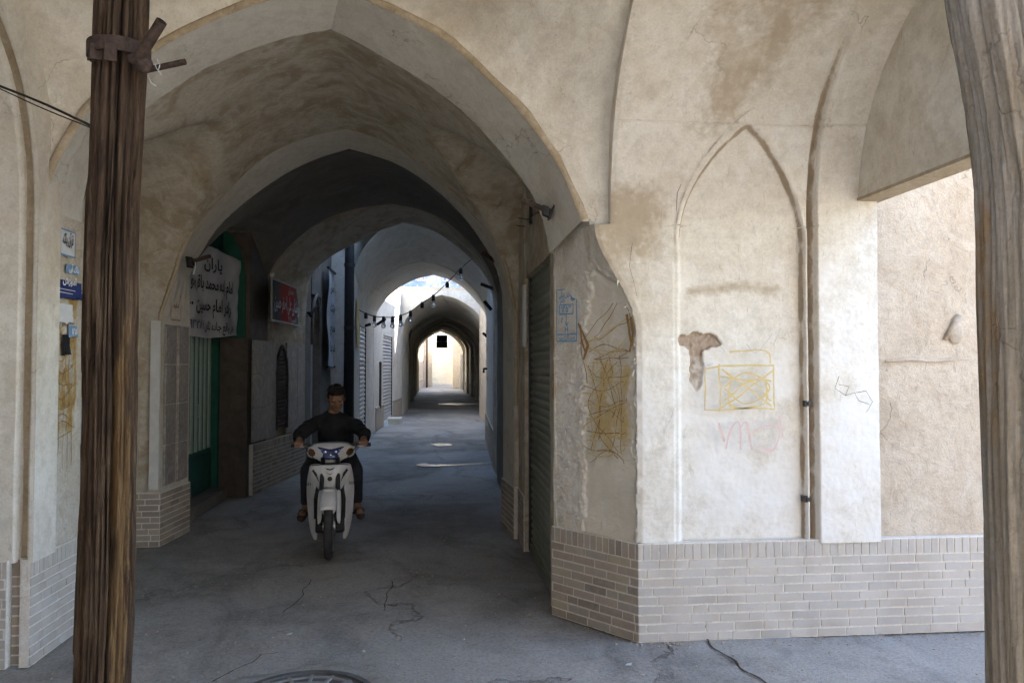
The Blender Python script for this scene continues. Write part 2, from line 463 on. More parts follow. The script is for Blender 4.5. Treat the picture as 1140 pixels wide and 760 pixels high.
# ------------------------------------------------------------------ brickwork
def bricks(name, p0, p1, parent, m, z0=0., rows=9, soldiers=True, depth=.05, top=None, mortar=True, seed=1):
    """brick skirting between two plan points, its outside on the right-hand side of p0 -> p1"""
    rnd = random.Random(seed)
    a, b = V((*p0, 0)), V((*p1, 0)); L = (b - a).length; u = (b - a) / L; n = V((u.y, -u.x, 0))
    mb = MB()

    def br(s0, s1, za, zb):
        s0, s1 = max(s0, 0), min(s1, L)
        if s1 - s0 < .012: return
        o = rnd.uniform(-.0008, .001)
        c = a + u * (s0 + s1) / 2 - n * (depth / 2 - .0022 - o); c.z = (za + zb) / 2
        j = rnd.uniform(-.003, .003)
        uu = (u + V((0, 0, j))) * (s1 - s0 - .002) / 2
        h = (zb - za) / 2
        i = len(mb.v)
        mb.obox(c, uu, n * (depth / 2), (0, 0, h))
        for q in range(i, i + 8):
            p = mb.v[q]; p += V((rnd.uniform(-1, 1), rnd.uniform(-1, 1), rnd.uniform(-1, 1))) * .0007
    pitch = .052
    for r in range(rows):
        s = -(rnd.uniform(0, .17)) if r % 2 else -.02 - rnd.uniform(0, .05)
        while s < L:
            w = .174 if rnd.random() > .12 else .088
            br(s, s + w - .008, z0 + r * pitch + .005, z0 + (r + 1) * pitch - .006); s += w
    zt = z0 + rows * pitch
    if soldiers:
        s = -rnd.uniform(0, .03)
        while s < L:
            br(s, s + .041, zt + .003, zt + .088); s += .049
        zt += .092
    o = mb.build(name, m, parent)
    if mortar:
        g = MB(); c = a + u * L / 2 - n * (depth / 2 + .002); c.z = (z0 + zt) / 2
        g.obox(c, u * L / 2, n * (depth / 2), (0, 0, (zt - z0) / 2 + .002)); g.build('mortar_bed', M['mortar'], o)
    return o


# ------------------------------------------------------------------ arches and vaults
def resample(pts, n):
    # Catmull-Rom, then equal steps along it
    P = [V((p[0], p[1])) for p in pts]; P = [P[0] * 2 - P[1]] + P + [P[-1] * 2 - P[-2]]
    q = []
    for i in range(1, len(P) - 2):
        for k in range(12):
            t = k / 12
            q.append(.5 * ((2 * P[i]) + (-P[i - 1] + P[i + 1]) * t + (2 * P[i - 1] - 5 * P[i] + 4 * P[i + 1] - P[i + 2]) * t * t + (-P[i - 1] + 3 * P[i] - 3 * P[i + 1] + P[i + 2]) * t ** 3))
    q.append(P[-2]); d = [0]
    for i in range(1, len(q)): d.append(d[-1] + (q[i] - q[i - 1]).length)
    out = []; j = 0
    for k in range(n + 1):
        s = d[-1] * k / n
        while j < len(d) - 2 and d[j + 1] < s: j += 1
        t = 0 if d[j + 1] == d[j] else (s - d[j]) / (d[j + 1] - d[j])
        out.append(q[j].lerp(q[j + 1], min(1, t)))
    return out


NA = 20


def curve_px(left, right, Y):
    L = [at(x, y, Y=Y) for x, y in left]; R = [at(x, y, Y=Y) for x, y in right]
    return resample([(p.x, p.z) for p in L], NA) + resample([(p.x, p.z) for p in R], NA)[1:]


def curve_par(xL, xR, zs, xa, za, k=.38):
    def half(x0, n):
        o = []
        for i in range(n + 1):
            a = PI / 2 * i / n; u = 1 - math.cos(a)
            o.append(V((x0 + (xa - x0) * u, zs + (za - zs) * ((1 - k) * math.sin(a) + k * (u ** .75)))))
        return o
    return half(xL, NA) + half(xR, NA)[:-1][::-1]


def rough_curve(c, seed, amp=.007):
    o = []
    for i, p in enumerate(c):
        q = noise.noise_vector(V((p.x * 2.3, p.y * 2.3, seed * 5.7)))
        o.append(V((p.x + q.x * amp, p.y + q.y * amp)))
    return o


ARCHES = {}


def arch(label, y0, c0, y1, c1, xl, xr, ztop, m=None, facem=None, bead=.03, jl=None, jr=None, yfun=None, seed=0, MR=6, name='pointed_arch', z0=0., right_jamb=True):
    """transverse arch: soffit and jambs between two outlines, spandrel faces round them"""
    c0 = rough_curve(c0, seed); c1 = rough_curve(c1, seed + .3)
    root = thing(name, label, 'arch', ((xl + xr) / 2, (y0 + y1) / 2, z0), group=None)
    T = Matrix.Translation(-root.location)
    ARCHES[label] = (c0, c1)
    jl = jl or (c0[0].x, c1[0].x); jr = jr or (c0[-1].x, c1[-1].x)

    def full(c, k):
        a = [V((jl[k], c[0].y * t / 6 + z0 * (1 - t / 6))) for t in range(6)]
        b = [V((jr[k], c[-1].y * t / 6 + z0 * (1 - t / 6))) for t in range(5, -1, -1)]
        return a + c + (b if right_jamb else [])
    F0, F1 = full(c0, 0), full(c1, 1)
    n = len(F0)

    def outer(F, i):
        if i < 6: return V((xl, F[i].y))
        if right_jamb and i >= n - 6: return V((xr, F[i].y))
        j = i - 6; zs = F[6].y if j <= NA else F[6 + 2 * NA].y
        t = j / NA if j <= NA else (2 * NA - j) / NA
        x = xl if j <= NA else xr; xa = F[6 + NA].x
        if t <= .35: return V((x, zs + (ztop - zs) * t / .35))
        return V((x + (xa - x) * (t - .35) / .65, ztop))
    mb = MB()
    K = 4
    vs = [(F0[i].lerp(F1[i], k / K).x, y0 + (y1 - y0) * k / K, F0[i].lerp(F1[i], k / K).y) for i in range(n) for k in range(K + 1)]
    if yfun:
        vs = []
        for i in range(n):
            ya = yfun(F0[i].x, F0[i].y, 0)
            for k in range(K + 1):
                p = F0[i].lerp(F1[i], k / K); vs.append((p.x, ya + (y1 - ya) * k / K, p.y))
    mb.add(vs, [(i * (K + 1) + k, i * (K + 1) + k + 1, (i + 1) * (K + 1) + k + 1, (i + 1) * (K + 1) + k) for i in range(n - 1) for k in range(K)])
    mb.v = [T @ p for p in mb.v]
    mb.build('soffit', m or M['band'], root)
    for side, F, Y in ((0, F0, y0), (1, F1, y1)):
        mb = MB()
        R = MR * 3 if (yfun and side == 0) else MR
        for i in range(n):
            o = outer(F, i)
            for k in range(R + 1):
                p = F[i].lerp(o, k / R); y = Y
                if side == 0 and yfun: y = yfun(p.x, p.y, (o - F[i]).length * k / R)
                q = noise.noise(V((p.x * 1.7, p.y * 1.7, seed))) * .012 * min(1, k)
                mb.v.append(T @ V((p.x, y + q, p.y)))
        mb.f = [(i * (R + 1) + k, i * (R + 1) + k + 1, (i + 1) * (R + 1) + k + 1, (i + 1) * (R + 1) + k)[::(1 if side else -1)] for i in range(n - 1) for k in range(R)]
        mb.build('spandrel' if side == 0 else 'rear_spandrel', facem or m or M['band'], root, smooth=True)
    # closing faces round the outside
    mb = MB(); rim = [(xl, z0), (xl, ztop), (xr, ztop), (xr, z0 if right_jamb else c0[-1].y)]
    for a, b in zip(rim[:-1], rim[1:]):
        mb.add([T @ V((a[0], y0, a[1])), T @ V((b[0], y0, b[1])), T @ V((b[0], y1, b[1])), T @ V((a[0], y1, a[1]))], [(0, 1, 2, 3)])
    mb.build('outer_face', facem or m or M['band'], root)
    if bead:
        mb = MB(); S = [(-.004, .0), (.004, -.012), (bead * .5, -.017), (bead * .85, -.012), (bead, .004)]
        c = F0[3:-3] if right_jamb else F0[3:]; w = len(S)
        for i, p in enumerate(c):
            t = (c[min(i + 1, len(c) - 1)] - c[max(i - 1, 0)]).normalized(); nn = V((-t.y, t.x))
            for a, d in S:
                aa = a * (1 + .35 * noise.noise(V((p.x * 5, p.y * 5, seed))))
                q = p + nn * aa; y = yfun(p.x, p.y, 0) if yfun else y0
                mb.v.append(T @ V((q.x, y + d, q.y)))
        mb.f = [(i * w + k, (i + 1) * w + k, (i + 1) * w + k + 1, i * w + k + 1) for i in range(len(c) - 1) for k in range(w - 1)]
        mb.build('edge_moulding', M['bead'], root, smooth=True)
    return root, c0, c1


def zc(c, x):
    if x <= c[0].x: return c[0].y
    if x >= c[-1].x: return c[-1].y
    for i in range(len(c) - 1):
        if c[i].x <= x <= c[i + 1].x:
            d = c[i + 1].x - c[i].x
            return c[i].y if d < 1e-9 else c[i].y + (c[i + 1].y - c[i].y) * (x - c[i].x) / d
    return c[-1].y


def vault(label, y0, c0, y1, c1, x0, x1, rise=.08, m=None, lun=None, nx=56, ny=24, name='vault_bay', seed=0):
    def f(u, v):
        x = x0 + (x1 - x0) * u; y = y0 + (y1 - y0) * v; t = v
        # sample both outlines at the same share of their own span
        def samp(c):
            xl, xr = c[0].x, c[-1].x; return xl, xr
        l0, r0 = samp(c0); l1, r1 = samp(c1); L = l0 + (l1 - l0) * t; R = r0 + (r1 - r0) * t
        s = (x - L) / (R - L)
        z = zc(c0, l0 + s * (r0 - l0)) * (1 - t) + zc(c1, l1 + s * (r1 - l1)) * t + rise * math.sin(PI * t)
        if lun:
            zs, za = lun; a = abs(2 * t - 1)
            zl = zs + (za - zs) * (.62 * math.sqrt(max(0, 1 - a * a)) + .38 * (1 - a))
            z = max(z, zl)
        return (x, y, z + .012 * noise.noise(V((x * 2, y * 2, seed))))
    o = grid(nx, ny, f).build(name, m or M['vault'], None, smooth=True)
    tag(o, label, 'vault'); return o


# ------------------------------------------------------------------ ground
# one sheet: fine cells near the camera, stretched far out to the horizon
def gcoord(u, a, b):
    t = 2 * u - 1; return (a + b) / 2 + (b - a) / 2 * t * (1 if abs(t) < .9 else 1 + (abs(t) - .9) * 1500)
def gfn(u, v):
    x = gcoord(u, -4, 5); y = gcoord(v, -3, 22)
    h = .010 * noise.noise(V((x * 1.1, y * 1.1, 0))) + .005 * noise.noise(V((x * 4, y * 4, 4)))
    # a broken lip in the paving by the corner of the wall
    q = y - (4.15 - .32 * (x - 1.2) - .28 * abs(math.sin(x * 2.1)) + .08 * noise.noise(V((x * 4, 0, 7))))
    if 1.0 < x < 2.6 and y < 4.4: h += .014 * sstep(-.02, .03, q)
    return (x, y, h - .012)
tag(grid(180, 300, gfn).build('ground', M['ground'], smooth=True), kind='structure')

# ------------------------------------------------------------------ the corner wall on the right
WY = 4.37
COVE = [(2.50, 0), (2.62, .008), (2.75, .03), (2.90, .068), (3.04, .12), (3.17, .195), (3.33, .35), (3.50, .56), (3.65, .83), (3.78, 1.15), (3.87, 1.5), (3.93, 1.85), (3.955, 2.4), (3.965, 3.1)]


def cove(z):
    return sum(cove_raw(z + (k - 3) * .03) for k in range(7)) / 7 if z > 2.35 else 0


def cove_raw(z):
    if z <= 2.5: return 0
    for (a, b), (c, d) in zip(COVE[:-1], COVE[1:]):
        if z <= c: return b + (d - b) * (z - a) / (c - a)
    return COVE[-1][1]


ZL = [.545 + (2.5 - .545) * i / 250 for i in range(250)] + [2.5 + (2.9 - 2.5) * i / 55 for i in range(55)] + [2.9 + (3.93 - 2.9) * i / 110 for i in range(110)] + [3.93, 3.94, 3.955, 3.9565, 3.958, 3.96, 3.965]


def niche_in(x, z, xl=1.415, xr=2.17, zs=2.33, za=3.0, xa=1.80):
    """signed distance-like value: positive inside the pointed niche"""
    if z < zs: return min(x - xl, xr - x)
    t = (z - zs) / (za - zs)
    if t >= 1: return -(z - za)
    # half widths shrink along a pointed curve
    k = (1 - t ** 1.9) ** .86
    return min(x - (xa - (xa - xl) * k), (xa + (xr - xa) * k) - x) / (1 + 1.6 * t ** 2.2)


def wall_left(z):
    if z < 1.80: return 1.154
    if z < 2.42: return 1.154 - .25 * sstep(1.80, 2.42, z)
    return 1.0


def hole(x, z):
    a = ((x - 1.545) / .125) ** 2 + ((z - 1.735) / .048) ** 2
    b = ((x - 1.525) / .036) ** 2 + ((z - 1.60) / .15) ** 4 if z < 1.75 else 9
    q = 1.25 - min(a, b) + .9 * noise.noise(V((x * 22, 0, z * 22))) * .8
    return q


wall = thing('plastered_wall', 'cream plastered corner wall with a shallow pointed blind niche, right of the dark passage', 'wall', (1.9, WY, 0))
TW = Matrix.Translation(-wall.location)
XS = 1.55


def wall_pt(u, v):
    k = v * (len(ZL) - 1); i = int(round(k)); z = ZL[i]
    xl = wall_left(z); x = xl + (2.62 - xl) * u
    d = 0.
    nin = niche_in(x, z)
    d -= .042 * sstep(-.014, .016, nin)                         # sunk field
    out = niche_in(x, z, 1.385, 2.185, 2.33, 3.08, 1.815)
    if z > 2.2: d += .008 * sstep(-.012, .004, out) * (1 - sstep(-.004, .01, nin))
    d -= .055 * math.exp(-((x - 2.215) / .015) ** 4) * (1 if z < 2.45 else sstep(3.9, 2.6, z))   # groove beside the rib
    d += .012 * math.exp(-((x - 2.185) / .009) ** 2) * (1 if z < 2.4 else 0)
    d += .034 * sstep(2.236, 2.246, x)                          # rib proud of the field
    if x < 1.43 and z < 2.4: d -= .006 * sstep(1.375, 1.38, x) * sstep(1.425, 1.415, x)
    h = hole(x, z)
    if h > 0: d -= .022 * sstep(0, .25, h) + .01 * noise.noise(V((x * 60, 3, z * 60)))
    d += .009 * noise.noise(V((x * 1.9, 1, z * 1.9))) + .0035 * noise.noise(V((x * 9, 1, z * 9))) + .0014 * noise.noise(V((x * 37, 2, z * 37)))
    if x < xl + .03: d -= .010 * (1 - (x - xl) / .03) * (1 + noise.noise(V((0, 0, z * 16))))
    return TW @ V((x, WY - cove(z) - d, z))


def w_mud(u, v, p):
    q = p + wall.location; h = hole(q.x, q.z)
    return sstep(-.05, .15, h)


def w_white_lit(u, v, p):
    q = p + wall.location; s = 0
    s = max(s, .9 - 3.2 * abs(q.z - 1.53 - .02 * math.sin(q.x * 30)) / .16 - abs(q.x - 1.40) / .16)
    s = max(s, .8 - abs(q.z - 1.745) / .03 - abs(q.x - 1.37) / .08)
    s = max(s, (.60 * sstep(2.35, 1.5, q.z) * (.72 + .28 * sstep(1.5, 2.3, q.x))) + .45 * fbm((q.x, 0, q.z), 2.0) + .12 * noise.noise(V((q.x * 8, 0, q.z * 8))))  # lower right turns whiter: brighter light there is put into the colour
    s = max(s, .75 - abs(q.z - 1.86) / .02 if 2.24 < q.x else 0)
    return max(0, s)


def w_seam_shade(u, v, p):  # dark line along niche edge and groove: plaster gap plus painted shade
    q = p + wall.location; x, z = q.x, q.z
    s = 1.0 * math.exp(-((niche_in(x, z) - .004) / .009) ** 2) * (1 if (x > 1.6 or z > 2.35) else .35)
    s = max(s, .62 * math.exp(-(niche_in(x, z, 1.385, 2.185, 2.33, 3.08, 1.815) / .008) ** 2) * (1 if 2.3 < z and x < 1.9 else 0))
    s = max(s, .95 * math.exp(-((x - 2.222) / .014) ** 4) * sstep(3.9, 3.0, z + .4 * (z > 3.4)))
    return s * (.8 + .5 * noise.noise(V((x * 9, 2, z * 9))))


def w_damp(u, v, p):
    q = p + wall.location
    s = max(0, .66 - abs(q.z - 2.05 - .05 * noise.noise(V((q.x * 3, 0, 0)))) / .16) * sstep(1.40, 1.5, q.x) * sstep(2.15, 2.0, q.x)
    s = max(s, .62 * sstep(1.5, 1.2, q.x) * sstep(1.6, 2.3, q.z) * sstep(3.0, 2.5, q.z) + .3 * fbm((q.x, 3, q.z), 2.5) - .08)
    s = max(s, (.55 * sstep(2.5, 3.1, q.z)) * (.5 + fbm((q.x, 3, q.z), 1.6)))
    return max(0, s)


grid(230, len(ZL) - 1, wall_pt, {'mud': w_mud, 'white': w_white_lit, 'damp': w_damp, 'seam_shade': w_seam_shade}).build('plaster_face', M['wall'], wall, smooth=True)
# left return of the overhanging vault, and the solid mass behind
mb = MB(); zz = [z for z in ZL if z >= 2.425][::4] + [3.93]
for z in zz: mb.v += [TW @ V((1.0, WY - cove(z), z)), TW @ V((1.0, 4.62, z))]
mb.f = [(2 * i, 2 * i + 2, 2 * i + 3, 2 * i + 1) for i in range(len(zz) - 1)]
mb.build('vault_edge', M['wall'], wall)
bricks('brick_plinth', (1.150, WY - .022), (3.9, WY - .022), wall, M['brick'], seed=5)
for o in wall.children:
    if o.name.startswith('brick_plinth'):
        o.location = -wall.location
# chamfered corner
A = V((.743, 4.90, 0)); CN = V((-.79, -.613, 0))


def cham_base(u, z):
    B = V((wall_left(min(z, 2.419)), WY, 0)); p = A.lerp(B, u); p.z = z; return p


def peel(u, z):
    s = u * .67
    top = 2.16 - .3 * abs(s - .50) ** 1.2 * 3.2
    e = .05 * noise.noise(V((0, 2, z * 9))) + .02 * noise.noise(V((0, 5, z * 31)))
    w = .26 + .10 * sstep(1.2, 2.1, z) + .03 * sstep(1.7, 1.55, z)
    w = .255 + e + (.16 * sstep(1.75, 2.2, z))
    return min((s - w) * 8, (.652 + e * .4 - s) * 14, (top - z) * 6)


def cham_pt(u, v):
    z = .545 + (2.42 - .545) * v; p = cham_base(u, z)
    d = .008 * noise.noise(V((u * 2, 3, z * 3))) + .003 * noise.noise(V((u * 9, 3, z * 13)))
    pl = peel(u, z)
    d -= .012 * sstep(-.1, .12, pl)
    if pl > 0: d += .002 * noise.noise(V((u * 14, 9, z * 20)))
    elif z < 1.75: d += .006 * abs(noise.noise(V((u * 13, 5, z * 34)))) + .004 * noise.noise(V((u * 50, 5, z * 70)))
    if -.45 < pl < .0: d += .010 * max(0, noise.noise(V((u * 30, 8, z * 40))))
    return TW @ (p + CN * d)


def c_bare(u, v, p): z = p.z; return .95 * sstep(-.15, .15, peel(u, z))


def c_glue(u, v, p):
    z = p.z; s = u * .67
    k = sstep(.23, .36, s) * sstep(.67, .58, s) * sstep(.86, 1.2, z) * sstep(1.74, 1.5, z)
    return .80 * k * (.78 + .75 * noise.noise(V((s * 13, 1, z * 6))) + .3 * noise.noise(V((s * 40, 1, z * 40))))


def c_rag(u, v, p):
    z = p.z; pl = peel(u, z); a = max(0, .75 - abs(pl + .22) * 2.6)
    return max(a * (.8 + .5 * noise.noise(V((u * 9, 4, z * 12)))), .62 * sstep(1.62, 1.5, z) * sstep(.40, .28, u) * (.7 + .6 * noise.noise(V((u * 7, 2, z * 18)))))


def c_blue(u, v, p):
    z = p.z
    return .62 * max(0, noise.noise(V((u * 16, 7, z * 26))) * 1.5 - .10) * sstep(1.5, 1.4, z) * sstep(.9, .98, z) * (1 if u < .42 or u > .93 else 0)


cham = grid(110, 300, cham_pt, {'bare': c_bare, 'glue': c_glue, 'rag': c_rag, 'blue': c_blue}).build('chamfered_corner', M['chamfer'], wall, smooth=True,
                                                                                                 label='worn chamfered corner with peeled plaster and brown glue scribbles')
o = bricks('brick_plinth', (.743 - .017, 4.90 - .013), (1.150, WY - .022), wall, M['brick_dirty'], seed=9); o.location = -wall.location
o['label'] = 'sooty brick plinth below the chamfered corner'
mb = MB(); mb.prism([(.885, 4.42), (1.0, 4.42), (1.0, 4.9), (.745, 4.9)], 2.415, 2.46); mb.build('corbel', M['band'], wall).location = -wall.location
# peeled splinters of plaster standing off the corner patch
mb = MB(); rnd = random.Random(3)
for i in range(150):
    z = rnd.uniform(1.0, 2.15); u = rnd.choice([rnd.uniform(.33, .43), rnd.uniform(.36, .44), rnd.uniform(.94, .99), rnd.uniform(.05, .42)])
    if u < .33 and z > 1.5: continue
    p = cham_base(u, z) + CN * .006 - wall.location
    t = (V((.61, -.79, 0)) * rnd.uniform(-1, 1) + V((0, 0, rnd.uniform(-.5, .5)))).normalized() * rnd.uniform(.006, .022)
    mb.add([p - t, p + t, p + t * .7 + CN * rnd.uniform(.003, .012) + V((0, 0, rnd.uniform(.003, .010))), p - t * .6 + CN * .004 + V((0, 0, .006))], [(0, 1, 2, 3)])
mb.build('plaster_flakes', M['white_board'], cham)
FC = frame(cham_base(0, 0) + CN * .012 - wall.location, (.613, -.79, 0), (0, 0, 1))   # chamfer frame: x along it, y up


def cs(px, py):
    """chamfer coordinates of a measured point"""
    d = _f * FPX + _r * (px - 570) + _u * (380 - py)
    k = (A - EYE).dot(CN) / d.dot(CN); p = EYE + d * k
    return ((p - A).dot(V((.613, -.79, 0))), p.z)


gl = [[(645, 384), (693, 330), (668, 372), (664, 372), (669, 378), (690, 362), (702, 358), (693, 330)], [(700, 356), (668, 378), (655, 383), (668, 377)],
      [(648, 378), (650, 395), (656, 425)], [(660, 420), (700, 375)], [(662, 400), (700, 390), (690, 400)], [(655, 390), (696, 391)], [(664, 400), (702, 398)],
      [(665, 440), (690, 392)], [(668, 395), (690, 460)], [(655, 450), (700, 455)], [(660, 470), (700, 445)], [(655, 490), (700, 480), (672, 468)],
      [(680, 400), (668, 470), (690, 510)], [(655, 505), (702, 495)], [(692, 395), (694, 505)]]
rnd = random.Random(17)
for k in range(16):
    y = 385 + 8.5 * k; gl.append([(650 + rnd.uniform(0, 10), y), (672 + rnd.uniform(-8, 8), y + rnd.uniform(-10, 10)), (700 - rnd.uniform(0, 6), y + rnd.uniform(-8, 8))])
for k in range(9): gl.append([(652 + 5.5 * k, 395 + rnd.uniform(0, 20)), (655 + rnd.uniform(0, 40), 450), (652 + 5.5 * k, 505 - rnd.uniform(0, 30))])
for k in range(2):
    L = [wob([tuple(q) for q in resample([cs(*p) for p in ln], 24)], 2, .024, i) for i, ln in enumerate(gl) if i % 2 == k]
    strokes(L, .008 if k else .0065, FC, .004 + k * .003).build('scribble', M['brown_ink'] if k == 0 else M['yellow_ink'], cham)
L = [wob([cs(*p) for p in ln], 10, .006, i) for i, ln in enumerate([[(648, 362), (650, 378), (654, 392)], [(646, 360), (652, 372), (657, 385), (652, 400)], [(705, 352), (707, 370), (703, 392)], [(700, 350), (703, 372), (706, 385)]])]
strokes(L, .02, FC, .008).build('glue_drip', M['brown_ink'], cham)


def stencil(parent, fr, w, h, nm='hydrant_stencil', full=True, side=1):
    """frame with two words, a number in a box, an arrow and a footer line"""
    b = [[(0, 0), (w, 0)], [(w, 0), (w, h)], [(w, h), (0, h)], [(0, h), (0, 0)], [(0, h * .135), (w, h * .135)],
         [(w * .16, h * .52), (w * .84, h * .52), (w * .84, h * .70), (w * .16, h * .70), (w * .16, h * .52)],
         [(w * .5, h * .50), (w * .5, h * .30)], [(w * .42, h * .36), (w * .5, h * .29), (w * .58, h * .36)]]
    o = strokes([wob(x, 7, .002, i) for i, x in enumerate(b)], .009, fr, .006).build(nm, M['blue_ink'], parent)
    d = lambda x, y: fr @ Matrix.Translation((x, y, 0))
    text('آتش نشانی', .045, d(w * .40, h * .89), M['blue_ink'], o, off=.0075, width=w * .55)
    text('کاشان', .040, d(w * .30, h * .79), M['blue_ink'], o, off=.0075, width=w * .25)
    text('۱۴۵۳', .060, d(w * .5, h * .61), M['blue_ink'], o, off=.0075, width=w * .5)
    text('۲', .045, d(w * .28, h * .40), M['blue_ink'], o, off=.0075)
    text('H', .045, d(w * .5, h * .22), M['blue_ink'], o, off=.0075)
    text('نصب آگهی ممنوع', .042, d(w * .5, h * .065), M['blue_ink'], o, off=.0075, width=w * .85)
    e = MB(); c = [(w * .83 + .026 * math.cos(t) * (1 + .25 * math.sin(5 * t)), h * .88 + .038 * math.sin(t)) for t in [i * PI / 10 for i in range(20)]]
    e.add([d(x, y) @ V((0, 0, .0072)) for x, y in c], [tuple(range(20))]); e.build('emblem', M['blue_ink'], o)
    return o


s0 = cs(622, 380); s1 = cs(644, 321)
st = stencil(cham, FC @ Matrix.Translation((s0[0], s0[1], 0)), max(.14, s1[0] - s0[0]), s1[1] - s0[1])
st['label'] = 'blue stencilled notice with a boxed number and an arrow'

# yellow and pink scrawls, wall frame: x right, y up
FW = frame(V((0, WY - .004, 0)) - wall.location, (1, 0, 0), (0, 0, 1))
wx = lambda px, py: (lambda p: (p.x, p.z))(at(px, py, Y=WY))
yl = [[(784, 456), (861, 455), (860, 407), (800, 406), (784, 410), (784, 456)], [(800, 406), (800, 458)], [(803, 410), (858, 452)], [(803, 455), (860, 412)], [(805, 430), (830, 415), (856, 432), (830, 450), (806, 432)],
      [(810, 391), (850, 390), (856, 405)], [(806, 445), (835, 425), (858, 445)], [(812, 415), (815, 452), (850, 448), (852, 418)], [(801, 420), (858, 424)]]
strokes([wob([wx(*p) for p in l], 8, .014, i) if len(l) in (2, 6) else wob([tuple(q) for q in resample([wx(*p) for p in l], 30)], 2, .014, i) for i, l in enumerate(yl)], .013, FW, .024 - .018 + .0).build('scribble', M['yellow_ink'], wall)
pk = [[(808, 500), (812, 478), (822, 470), (824, 500)], [(822, 478), (830, 470), (836, 500)], [(838, 482), (850, 474), (868, 478), (860, 500), (842, 498)], [(800, 470), (805, 490)], [(866, 462), (870, 486)]]
strokes([wob([tuple(q) for q in resample([wx(*p) for p in l], 26)], 2, .009, i + 20) for i, l in enumerate(pk)], .016, FW, .006).build('scribble', M['pink_ink'], wall)
gy = [[(784, 456), (783, 412), (793, 404)], [(830, 383), (840, 392), (858, 372)], [(860, 385), (868, 366)], [(745, 470), (750, 452)], [(795, 378), (806, 392)], [(740, 476), (746, 466)]]
strokes([wob([tuple(q) for q in resample([wx(*p) for p in l], 20)], 2, .008, i + 40) for i, l in enumerate(gy)], .004, FW, .009).build('scribble', M['grey_ink'], wall)


def curvy(pts, n=26): return [tuple(q) for q in resample(pts, n)]


def crack(parent, pts, w, fr, off=.007, seed=0):
    strokes([wob([wx(*p) for p in l], 10, .007, i + seed) for i, l in enumerate(pts)], w, fr, off).build('crack', M['crack'], parent)


crack(wall, [[(930, 418), (926, 432), (938, 440), (947, 437), (952, 446), (964, 450)], [(938, 440), (942, 430), (930, 428)], [(947, 437), (960, 434), (967, 446), (960, 458)]], .0028, FW, .034)
crack(wall, [[(752, 236), (753, 215), (762, 195), (776, 180)]], .003, FW, .012)
crack(wall, [[(704, 270), (700, 296), (709, 330)]], .0022, FW, .006)
# two pipe clips in the groove
for px, py in ((899, 449), (898, 555)):
    p = at(px, py, Y=WY)
    mb = MB(); mb.box(-.022, .022, -.016, .03, -.018, .018); mb.box(-.008, .008, -.024, -.014, -.012, .012)
    o = mb.build('pipe_clip', M['dark_metal'], wall, bevel=.003); o.location = p + V((0, .004, 0)) - wall.location

# ------------------------------------------------------------------ rough wall of the open side lane, lintel over its mouth
rw = thing('mud_plaster_wall', 'rough tan straw-mud wall panel at the mouth of the sunlit side lane', 'wall', (3.2, 4.4, 0))
g = grid(220, 180, lambda u, v: (2.615 + 8.5 * u ** 1.6 - 3.2, -.012 - .010 * noise.noise(V((13.6 * u ** 1.6 * 2.2, 0, v * 14))) - .004 * noise.noise(V((8.5 * u ** 1.6 * 11, 0, v * 52))) + (.012 if u > .01 else 0), (.545 + 4.7 * v) if 2.615 + 8.5 * u ** 1.6 < 6.5 else .545 + 1.7 * v))
g.build('plaster_face', M['rough'], rw, smooth=True)
mb = MB(); mb.box(2.7 - 3.2, 3.3, .06, .4, 0, 5.2); mb.box(3.3, 8, .06, .4, 0, 2.2); mb.build('wall_core', M['rough'], rw)  # unseen stretch made tall to block sun, its far end low to admit it
mb = MB(); mb.tube([at(986, 402, Y=4.385) - rw.location, at(1015, 400, Y=4.385) - rw.location, at(1040, 402, Y=4.385) - rw.location, at(1082, 399, Y=4.38) - rw.location], [.006, .008, .006, .005], 8)
mb.build('plaster_ridge', M['rough'], rw)
gb = MB(); gb.ell(at(1064, 372, Y=4.395) - rw.location, (.05, .012, .06)); gb.tube([at(1068, 352, Y=4.385) - rw.location, at(1052, 378, Y=4.385) - rw.location], [.025, .01], 8); gb.build('plaster_scar', M['mud_pile'], rw, smooth=True)

lt = thing('lintel_wall', 'plastered wall over the side lane opening, carried on a straight bottom edge', 'wall', (2.56, 3, 2.588))
g = grid(60, 40, lambda u, v: (-.06 + .006 * noise.noise(V((u * 6, 0, v * 5))), -1.1 + 2.51 * u, 2.72 * v))
g.build('plaster_face', M['spandrel'], lt, smooth=True)
mb = MB(); mb.box(-.055, .08, -1.1, 1.41, .001, 2.72); mb.build('wall_core', M['rough'], lt)
mb = MB(); mb.box(-.066, .085, -1.1, 1.40, -.014, .004); mb.build('edge_moulding', M['bead'], lt)

# ------------------------------------------------------------------ wall at the far left of the front bay
lw = thing('plastered_wall', 'plastered wall piece at the left edge with a tan groove and a brick foot', 'wall', (-2.8, 4.33, 0))
TL = Matrix.Translation(-lw.location)


def lw_pt(u, v):
    z = ZL[int(round(v * (len(ZL) - 1)))]; x = -3.7 + 1.56 * u; d = 0
    d -= .06 * sstep(-2.235, -2.225, x) * sstep(-2.172, -2.180, x)
    d += .008 * noise.noise(V((x * 2, 1, z * 2))) + .003 * noise.noise(V((x * 12, 1, z * 12)))
    return TL @ V((x, 4.31 - cove(z) - d, z))


